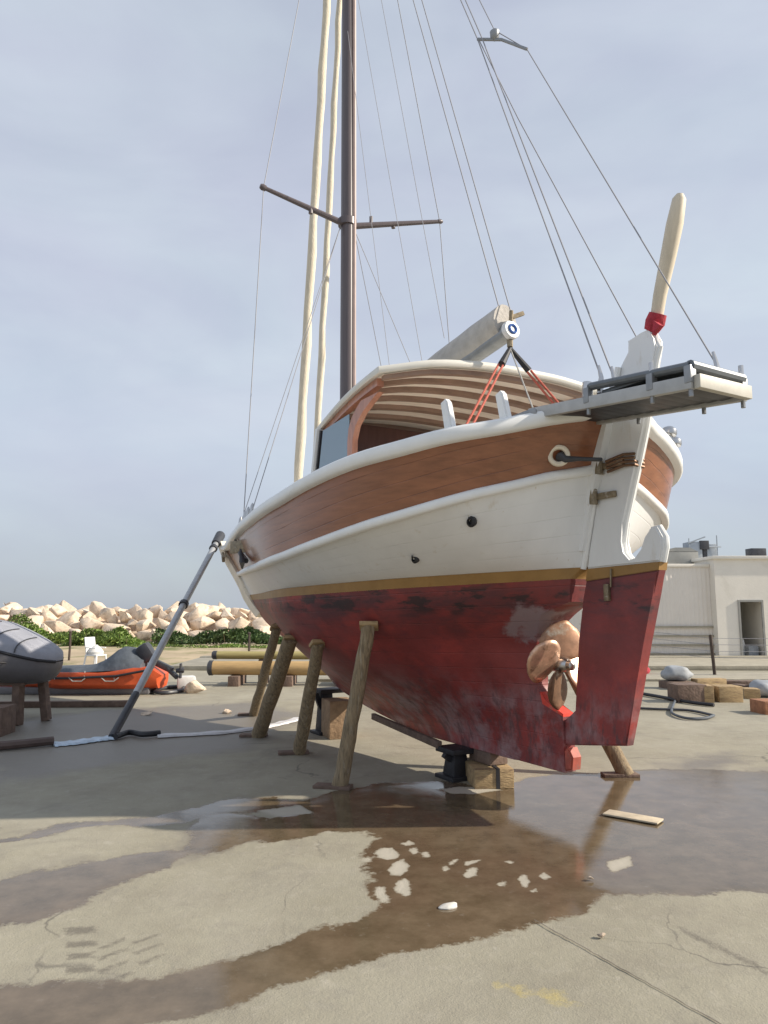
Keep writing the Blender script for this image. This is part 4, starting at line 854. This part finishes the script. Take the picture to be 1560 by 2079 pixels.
# ------------------------------------------------------------------ hoses, cables, scraps on the yard
def ribbon(name, pts, wd, th, m, label, cat):
    q_ = MB(); rows = []; pts = [Vector((p[0], p[1], 0)) for p in pts]; fine = []
    for i in range(len(pts)-1):
        for k in range(8): fine.append(pts[i].lerp(pts[i+1], k/8))
    fine.append(pts[-1]); n = len(fine)
    for i, p in enumerate(fine):
        d = (fine[min(i+1, n-1)]-fine[max(i-1, 0)]).normalized(); s_ = Vector((-d.y, d.x, 0))*wd*(.5+.06*math.sin(i*1.9)); h = th*(1+.25*math.sin(i*1.1))
        rows.append([p-s_+Vector((0, 0, .008)), p-s_*.8+Vector((0, 0, .008+h)), p+s_*.8+Vector((0, 0, .008+h)), p+s_+Vector((0, 0, .008))])
    q_.capped(rows); o_ = q_.build(name, m); tag(o_, label, cat); return o_
def cable(name, pts, r, m, label, cat):
    P = [Vector(p) for p in pts]; out = []
    for i in range(len(P)-1):
        p0, p1, p2, p3 = P[max(i-1, 0)], P[i], P[i+1], P[min(i+2, len(P)-1)]
        for k in range(8):
            t = k/8; out.append(.5*((2*p1)+(p2-p0)*t+(2*p0-5*p1+4*p2-p3)*t*t+(3*p1-p0-3*p2+p3)*t**3))
    out.append(P[-1]); q_ = MB(); q_.tube([(p.x, p.y, r+.007) for p in out], r, 8); o_ = q_.build(name, m); tag(o_, label, cat); return o_
ribbon('canvas_hose', [(-2.834,9.407),(-2.089,9.66),(-1.647,10.045),(-1.408,10.464),(-1.205,10.919)], .15, .022, 'hosew', 'flat white canvas hose lying in the shade past the thick timber shore', 'hose')
cable('black_hose', [(-3.282,9.201),(-3.228,9.514),(-3.007,9.372),(-2.824,9.478)], .035, 'black', 'short black hose coupling between leaning pole foot and white hose', 'hose')
ribbon('plastic_sheet', [(-3.887,8.847),(-3.697,8.973),(-3.54,9.168),(-3.386,9.303)], .24, .018, 'sheetb', 'pale blue plastic sheet at the foot of the leaning pole', 'sheet')
cable('brown_hose', [(-4.596,8.379),(-4.218,8.606),(-3.887,8.847)], .05, 'hoseb', 'thick brown hose running off the left edge of the yard', 'hose')
cable('black_cable', [(4.685,13.979),(4.877,13.449),(5.131,12.567),(5.38,12.198)], .03, 'black', 'straight black cable leading past the dark timber block', 'cable')
cable('black_cable', [(3.858,11.964),(4.268,11.795),(4.742,11.63),(4.878,11.113)], .02, 'dark', 'thin dark cable lying nearest to the camera right of the rudder', 'cable')
cable('looped_hose', [(5.055,12.959),(4.613,11.964),(4.358,11.314),(4.372,10.825),(4.636,10.825),(4.893,11.113)], .02, 'tarp', 'blue grey hose curving in a loop right of the rudder', 'hose')
q = MB(); q.box((0, 0, .014), (.42, .15, .013), R(-38), .004); o = q.build('scrap_board', 'scrapw', None, loc=(1.909,5.854,0)); tag(o, 'pale scrap board lying in the puddle right of the stern', 'board')
q = MB(); q.capped([[(.055*k*math.cos(a_)*(1+.2*math.sin(3*a_)), .034*k*math.sin(a_)*(1+.15*math.cos(2*a_+1)), z_) for a_ in np.linspace(0, 2*math.pi, 20, endpoint=False)] for k, z_ in ((1, .0), (1.04, .006), (.8, .014), (.3, .019))]); o = q.build('plastic_scrap', 'stone', None, loc=(0.351,4.181,0), rz=R(35)); tag(o, 'small pale scrap lying flat in the muddy puddle', 'scrap')
for k, (x, y) in enumerate([(1.063,3.802),(1.226,4.568),(-3.57,11.314),(-2.409,11.523)]):
    o = bpy.data.objects.new('pebble', bms[k]); col.objects.link(o); o.location = (x, y, .02); s_ = .022 if k < 2 else .10; o.scale = (s_, s_*.8, s_*.6)
    tag(o, ['single pale pebble on dry concrete at right', 'dark pebble at the right tip of the brown puddle', 'pale rubble lump left of the white hose', 'pale rubble lump near the yellow spars'][k], 'stone')

# ------------------------------------------------------------------ grey dinghy on a stand, far left
root = empty('inflatable_dinghy', (-6.4, 10.6, 0), 0, 'grey inflatable dinghy under a canvas cover raised on a wooden stand', 'dinghy')
def dsec(t):      # t 0 far left .. 1 tip
    x = -2.6+4.36*t; e = max(0, 1-max(0, (t-.62)/.38)**2.2)**.5; return x, e
up, lo, sm2 = [], [], []
for t in list(np.linspace(0, .6, 8))+list(np.linspace(.66, 1, 14)):
    x, e = dsec(t); zs = 1.18-1.45*max(0, t-.78)+.10*min(0, t-.78); hw = .12+.74*e
    top_ = zs+(.06+.22*e); bt_ = zs-(.10+.52*e)
    A = np.linspace(0, math.pi, 13)
    up.append([(x, -hw*math.cos(a_), zs+(top_-zs)*math.sin(a_)**.7) for a_ in A]); lo.append([(x, -hw*math.cos(a_)*(1.02), zs-.015-(zs-bt_)*math.sin(a_)**.8) for a_ in A])
    sm2.append((x, -hw-.005, zs-.01))
q = MB(); q.loft(up); q.add(up[-1], [tuple(range(13))]); q.build('canvas_cover', 'ribcover', root, smooth=60)
q = MB(); q.loft(lo); q.add(lo[-1], [tuple(range(13))]); q.build('hull_tube', 'ribtube', root, smooth=60)  # darker grey than the cover, shade on the lower hull put into the colour
q = MB(); q.tube(sm2, .022, 8); q.build('seam_rope', 'black', root)
for t in (.80, .88):
    x, e = dsec(t); zs = 1.18-1.45*max(0, t-.78); q = MB(); q.tube([(x-.10, -.14-.74*e, zs-.10), (x, -.19-.74*e, zs-.14), (x+.10, -.14-.74*dsec(t+.02)[1], zs-.16)], .014, 6); q.build('grab_handle', 'black', root)
for k in range(3):
    x, e = dsec(.80+.06*k); q = MB(); q.tube([(x, -(.13+.74*e)*math.cos(a_), 1.185-1.45*max(0, .02+.06*k)+(.062+.22*e)*math.sin(a_)**.7) for a_ in np.linspace(0.05, 1.6, 10)], .009, 6); q.build('lashing_strap', 'dark', root)
root = empty('wooden_cradle', (-6.0, 10.6, 0), 0, 'dark wooden cradle with two legs carrying the grey dinghy', 'cradle')
q = MB(); q.bar((.94, -.25, 0), (.90, -.2, .66), .10, .17, up=(0, 1, 0), bev=.008); q.build('leg', 'blockd', root)
q = MB(); q.bar((1.14, .2, 0), (1.04, .2, .64), .10, .14, up=(0, 1, 0), bev=.008); q.build('leg', 'blockd', root)
q = MB(); q.bar((-1.4, -.25, .56), (1.02, -.25, .60), .09, .12, bev=.008); q.build('crossbeam', 'blockd', root)
q = MB(); q.bar((-.9, .1, 0), (-.9, .1, .54), .14, .14, up=(0, 1, 0), bev=.008); q.build('leg', 'blockd', root)
blk('timber_baulk', (-5.75, 9.55, 0), (1.9, .42, .36), R(3), 'blockd', 'big dark brown timber baulk lying under the grey dinghy', 'timber')
blk('timber_baulk', (-5.3, 12.2, 0), (2.2, .12, .10), R(4), 'blockd', 'long thin dark timber behind the dinghy cradle leg', 'timber')

# ------------------------------------------------------------------ orange boat with tarp, motor
root = empty('orange_boat', (-5.85, 14.3, 0), 0, 'orange open boat under a blue grey tarp near the breakwater', 'boat')
rows = []; rt = []
for t in np.linspace(0, 1, 16):
    x = -1.6+3.2*t; e = min(1, (.25+t*1.6)) ; hw = .55*e*(1 if t < .85 else 1-.3*(t-.85)/.15); zt = .40+.04*(1-t)+(.17*max(0, (t-.7)/.3))
    if t > .92: zt -= .22*(t-.92)/.08
    rows.append([(x+.10*(t > .9), -hw, zt), (x, -hw*1.04, zt-.05), (x, -hw*.96, .20), (x, -hw*.7, .11), (x, 0, .09), (x, hw*.7, .11), (x, hw*.96, .20), (x, hw, zt)])
q = MB(); q.capped(rows); q.build('hull', 'orange', root, smooth=40)
q = MB(); q.box((0, 0, .07), (2.9, .7, .13), None, .03); q.build('keel_sponson', 'ribtube', root)
rows = []
for t in np.linspace(0, 1, 18):
    x = -.95+2.25*t; pk = .10+.34*math.exp(-((t-.84)/.16)**2)+.06*t; hw = .48; wob = .02*math.sin(t*19)
    rows.append([(x, -hw, .37+.10*t), (x, -hw*.85, .38+pk*.62+wob), (x, -hw*.3, .39+pk), (x, hw*.3, .39+pk*.96), (x, hw*.85, .38+pk*.6), (x, hw, .37+.10*t)])
q = MB(); q.capped(rows); q.build('tarp_cover', 'tarp', root, smooth=50)
q = MB(); q.tube([(-1.58, -.30, .36), (-.9, -.53, .33), (0, -.575, .32), (.9, -.58, .36), (1.45, -.56, .46)], .022, 8); q.build('rub_strake', 'black', root)
for k in range(4):
    x = -1.0+.6*k; q = MB(); q.tube([(x-.16, -.585, .335), (x-.08, -.60, .27), (x+.08, -.60, .27), (x+.16, -.585, .335)], .010, 6); q.build('grab_rope', 'rope', root)
for k in range(4):
    x = -.8+.55*k; q = MB(); q.tube([(x, -.50, .44), (x+.02, -.57, .36), (x+.03, -.585, .30)], .007, 5); q.build('tie_cord', 'rope', root)
root = empty('outboard_motor', (-4.55, 14.2, .52), 0, 'dark outboard motor tilted up at the stern of the orange boat', 'outboard motor')
q = MB(); q.capped([[(x+.02, y*w_, z) for x, z, y in ((-.13*k, .30, 1), (.10*k, .38, 1), (.13*k, .16, 1), (-.10*k, .10, 1), (-.10*k, .10, -1), (.13*k, .16, -1), (.10*k, .38, -1), (-.13*k, .30, -1))] for k, w_ in ((1, .14),)][0:1]*1+[[(x+.02, y*.10, z+.02) for x, z, y in ((-.10, .31, 1), (.08, .37, 1), (.10, .18, 1), (-.08, .12, 1), (-.08, .12, -1), (.10, .18, -1), (.08, .37, -1), (-.10, .31, -1))]]) if False else q.box((0, 0, .24), (.26, .30, .34), Matrix.Rotation(R(-35), 4, 'Y'), .07); q.build('cowl', 'dark', root)
q = MB(); q.bar((.05, 0, .12), (.52, 0, -.10), .12, .13, up=(0, 1, 0), bev=.03); q.bar((.42, 0, -.06), (.62, 0, -.24), .07, .16, up=(0, 1, 0), bev=.02); q.build('leg', 'dark', root)
q = MB()
for k in range(3): q.box((.68, .10*math.cos(k*2.09), -.10+.10*math.sin(k*2.09)), (.03, .11, .11), None, .012)
q.lathe([(.04, -.08), (.05, 0), (.03, .07)], (.66, 0, -.10), (1, 0, 0), 10); q.build('propeller', 'dark', root)
# jumble beside it
o = cable('coiled_hose', [(-4.15+.26*math.cos(t)+.05*t*.1, 14.4+.5*math.sin(t), 0) for t in np.linspace(0, 8.5, 16)], .035, 'dark', 'dark coiled hose on the yard under the outboard motor', 'hose')
q = MB(); q.box((0, 0, .13), (.36, .3, .26), .3, .06); o = q.build('plastic_drum', 'bag', None, loc=(-3.95, 14.9, 0)); tag(o, 'white plastic drum lying beside the coiled dark hose', 'drum')
o = bpy.data.objects.new('rubble_block', bms[5]); col.objects.link(o); o.location = (-3.62, 14.2, .12); o.scale = (.26, .2, .17); tag(o, 'lump of tan rubble at the end of the yellow spars', 'rubble')
def chair():
    root = empty('plastic_chair', (-7.62, 19.6, 0), R(70), 'white plastic chair with a cloth behind the orange boat', 'chair')
    q = MB(); q.box((0, 0, .44), (.46, .46, .04), None, .015); q.build('seat', 'plastic', root)
    q = MB(); q.box((0, .23, .72), (.44, .04, .55), Matrix.Rotation(R(-10), 4, 'X'), .02); q.build('backrest', 'plastic', root)
    for sx_ in (-1, 1):
        for sy_ in (-1, 1):
            q = MB(); q.tube([(.2*sx_, .2*sy_, .43), (.24*sx_, .25*sy_, 0)], [.03, .022], 8); q.build('leg', 'plastic', root)
        q = MB(); q.bar((.22*sx_, -.18, .66), (.22*sx_, .22, .68), .05, .03, bev=.01); q.build('armrest', 'plastic', root)
    q = MB(); q.lathe([(.22, 0), (.24, .08), (.15, .2), (.03, .3)], (0, 0, .46), (0, 0, 1), 12); q.build('cloth', 'bag', root); root.scale = (.85, .85, .85)
chair()
# yellow spars on bearers
def spar(name, y, z, x0, x1, r, m, label):
    root = empty(name, (x0, y, 0), 0, label, 'spar', 'spars laid out on bearers')
    q = MB(); q.tube([(0, 0, z), ((x1-x0)*.5, .02, z-.01), (x1-x0, 0, z)], [r, r*1.03, r*.98], 14); q.build('pole', m, root)
    q = MB(); q.lathe([(r*1.08, -.03), (r*1.1, .05), (r*.8, .08)], (-.02, 0, z), (-1, 0, 0), 14); q.build('end_fitting', 'dark', root)
spar('yellow_spar', 15.6, .36, -3.595, .6, .145, 'spar', 'thick yellow spar lying on bearers behind the timber shores')
spar('olive_spar', 16.0, .60, -3.608, .3, .085, 'sparol', 'thinner olive spar resting on top behind the thick yellow one')
for k, x in enumerate((-3.1, -2.0, -.9)):
    blk('bearer', (x, 15.75, 0), (.22, .9, .21), 0, 'blockd', ['dark bearer under the left end of the yellow spar', 'middle dark bearer under the yellow spar', 'dark bearer under the right end of the yellow spar'][k], 'bearer', 'bearers under the spars')
blk('bearer', (-2.6, 16.1, 0), (.2, .3, .51), 0, 'blockd', 'tall dark support under the thinner olive spar', 'bearer')
blk('bearer', (-.4, 16.1, 0), (.2, .3, .51), 0, 'blockd', 'second tall dark support under the right of the olive spar', 'bearer')

# ------------------------------------------------------------------ rusty fence posts
def post(x, y, h, label, r=.035):
    q_ = MB(); q_.tube([(0, 0, 0), (.01, 0, h*.5), (.0, 0, h)], r, 8); q_.lathe([(r*1.5, h-.02), (r*1.5, h+.01), (r*.7, h+.03)], (0, 0, 0), (0, 0, 1), 8); o_ = q_.build('fence_post', 'rust', None, loc=(x, y, 0)); tag(o_, label, 'post', 'rusty fence posts')
post(-4.109, 22.52, .85, 'thin rusty post in the sand behind the yellow spar')
post(-9.39, 22.114, .9, 'thin dark post left of the white chair')
root = empty('wire_fence', (7.747,17.421,0), 0, 'dark fence post with thin horizontal wires before the building', 'fence')
q = MB(); q.tube([(0, 0, 0), (-.05, 0, .98)], .04, 8); q.build('post', 'rust', root)
for k in range(4):
    q = MB(); q.tube([(-2.2, 3.5, .56+.20*k), (-.04, 0, .45+.15*k)], .006, 5); q.tube([(-.04, 0, .45+.15*k), (1.6, -.3, .45+.15*k)], .006, 5); q.build('wire', 'wire', root)

# ------------------------------------------------------------------ building on the right
BX, BY = 10.401, 23.0
root = empty('workshop_building', (BX, BY, 0), 0, 'low pale concrete workshop with a dark doorway right of the boat', 'building')
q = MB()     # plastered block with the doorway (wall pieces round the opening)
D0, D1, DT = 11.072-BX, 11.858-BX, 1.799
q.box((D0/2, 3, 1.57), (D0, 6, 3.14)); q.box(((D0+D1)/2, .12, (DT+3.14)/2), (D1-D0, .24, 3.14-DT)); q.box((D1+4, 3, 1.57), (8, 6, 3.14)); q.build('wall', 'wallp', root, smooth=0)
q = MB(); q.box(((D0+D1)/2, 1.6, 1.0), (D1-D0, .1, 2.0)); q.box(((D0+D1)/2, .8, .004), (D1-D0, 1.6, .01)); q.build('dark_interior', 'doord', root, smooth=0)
q = MB()
for x in (D0+.03, D1-.03): q.box((x, -.015, DT/2), (.06, .05, DT))
q.box(((D0+D1)/2, -.015, DT+.03), (D1-D0, .05, .06)); q.build('door_frame', 'roofg', root, smooth=0)
q = MB(); q.box((4.5, 3, 3.19), (9.15, 6.2, .10), None, .02); q.build('parapet', 'wallp', root)
q = MB(); x0, x1 = 6.289-BX, -.003; npan = 30
prof = []
for k in range(npan*4+1):
    x = x0+(x1-x0)*k/(npan*4); prof.append((x, .35+(.012 if (k % 4) in (1, 2) else 0)))
q.loft([[(x, y, 0.0) for x, y in prof], [(x, y, 2.92) for x, y in prof]]); q.build('clad_wall', 'wallc', root, smooth=0)
q = MB(); q.box((x0+.12, 2.6, 1.455), (.24, 4.4, 2.91)); q.box(((x0+x1)/2, 4.7, 1.455), (x1-x0-.5, .2, 2.91)); q.build('side_wall', 'wallp', root, smooth=0)
q = MB(); q.box(((x0+x1)/2, 2.6, 2.96), (x1-x0, 4.6, .10), None, .02); q.build('flat_roof', 'wallp', root)
q = MB()
for k in range(4): q.box(((x0+x1)/2, .30, .18+.28*k), (x1-x0, .05, .05))
q.build('wall_rail', 'kerb', root, smooth=0)
# rooftop machinery stands on the roof
root = empty('rooftop_unit', (10.006, 25, 3.01), 0, 'low grey ventilation box on the left wing roof', 'ventilation unit')
q = MB(); q.box((0, 0, .24), (1.15, 1.0, .48), None, .03); q.build('housing', 'roofg', root)
q = MB(); q.prism([(-.58, .48), (-.2, .62), (.3, .62), (.58, .48)], -.5, .5, 'Y', .01); q.build('cowl', 'roofg', root)
root = empty('cooling_tower', (10.817, 25, 3.01), 0, 'tall blue grey cooling unit with pipes above the building corner', 'cooling unit')
q = MB(); q.box((-.22, 0, .42), (.42, .6, .84), None, .02); q.box((.34, 0, .38), (.34, .5, .76), None, .02); q.build('housing', 'hvac', root)
q = MB(); q.tube([(.08, -.2, 0), (.08, -.2, .86)], .08, 10); q.box((.06, -.3, .72), (.3, .1, .3), None, .01); q.build('fan_duct', 'dark', root)
q = MB(); q.tube([(-.5, -.32, .78), (.1, -.32, 1.0)], .025, 6); q.tube([(.1, -.32, .66), (.62, -.32, .66)], .025, 6); q.tube([(.5, -.3, .3), (.5, -.3, 1.05)], .02, 6); q.tube([(-.45, -.3, .2), (-.45, -.3, .95)], .02, 6); q.build('pipework', 'hvac', root)
root = empty('air_conditioner', (12.256, 24, 3.25), 0, 'small dark air conditioner on the right part of the roof', 'air conditioner')
q = MB(); q.box((0, 0, .17), (.5, .4, .26), None, .02); q.build('casing', 'dark', root)
q = MB(); q.box((-.55, 0, .05), (.7, .1, .03)); q.box((0, 0, .02), (.52, .42, .04)); q.build('bracket', 'roofg', root)
blk('plastic_tub', (11.409+.16, 23.4, .011), (.34, .4, .42), .1, 'greybag', 'pale grey tub standing inside the dark doorway', 'tub', bev=.04)
q = MB(); q.lathe([(.11, 0), (.13, .05), (.13, .5), (.10, .62), (.04, .66)], (0, 0, 0), (0, 0, 1), 12); o = q.build('white_canister', 'bag', None, loc=(11.459-.14, 23.5, .011)); tag(o, 'upright white canister inside the dark doorway', 'canister')
# kerb and low terrace before the building
q = MB(); q.box((BX-1, 20.9, .06), (30, 3.2, .12), None, .02); q.box((BX-1, 22.72, .075), (30, .42, .15), None, .02); o = q.build('pavement', 'kerb'); o['kind'] = 'structure'
q = MB(); q.box((BX-1, 17.2, .03), (22, 1.6, .06), None, .02); o = q.build('gravel_strip', 'kerb'); o['kind'] = 'structure'

# ------------------------------------------------------------------ timber offcuts and bags at right
def tb(u, v, dims, rz, m, label): pass
T = [((5.26,12.959,0), (.52, .40, .30), 4, 'blockd', 'dark square timber block nearest to the black cables'),
     ((5.891,14.992,0), (.50, .5, .15), 14, 'blockd', 'flat dark timber under the grey bag behind the square block'),
     ((5.585,12.959,0), (.18, .4, .28), -10, 'block', 'narrow yellow timber offcut beside the dark square block'),
     ((5.935,12.959,0), (.42, .36, .27), 3, 'block', 'bright yellow timber block in the middle of the offcuts'),
     ((6.62,13.823,0), (.16, .3, .2), 20, 'blockd', 'dark small offcut right of the bright yellow block'),
     ((6.57,13.377,0), (.26, .3, .18), -15, 'block', 'pale yellow offcut second from the right picture edge'),
     ((6.535,14.992,0), (.66, .22, .2), 12, 'block', 'pale yellow plank lying across behind the offcuts'),
     ((7.217,15.176,0), (.9, .25, .14), -8, 'blockd', 'long dark plank behind the bright yellow block'),
     ((5.986,11.523,0), (.5, .4, .2), 6, 'reddish', 'reddish brown timber at the right picture edge')]
for loc, dims, rz, m, label in T: blk('timber_offcut', loc, dims, R(rz), m, label, 'timber', 'timber offcuts right of the boat')
def sack(loc, d, m, label, seed):
    bm = bmesh.new(); bmesh.ops.create_icosphere(bm, subdivisions=3, radius=1)
    for q_ in bm.verts:
        n = 1+.22*mnoise.noise(q_.co*1.8+Vector((seed, 0, 0))); q_.co = Vector((q_.co.x*d[0]*n, q_.co.y*d[1]*n, max(q_.co.z, -.75)*d[2]*n+d[2]*.8))
    me_ = bpy.data.meshes.new('sack'); bm.to_mesh(me_); bm.free(); me_.polygons.foreach_set('use_smooth', [True]*len(me_.polygons)); me_.materials.append(M[m])
    o_ = bpy.data.objects.new('sack', me_); col.objects.link(o_); o_.location = loc; tag(o_, label, 'bag')
lx = (5.862,14.992,0); sack((lx[0]+.05, lx[1]+.05, .15), (.30, .2, .17), 'greybag', 'pale grey bag slumped on the flat dark timber', 2)
lx = (6.922,13.596,0); sack((lx[0], lx[1], 0), (.26, .24, .17), 'greybag', 'blue grey bag lying at the right picture edge', 5)
sack((6.161,17.798,0), (.18, .18, .16), 'redcloth', 'small red bundle just behind the rudder trailing edge', 8)
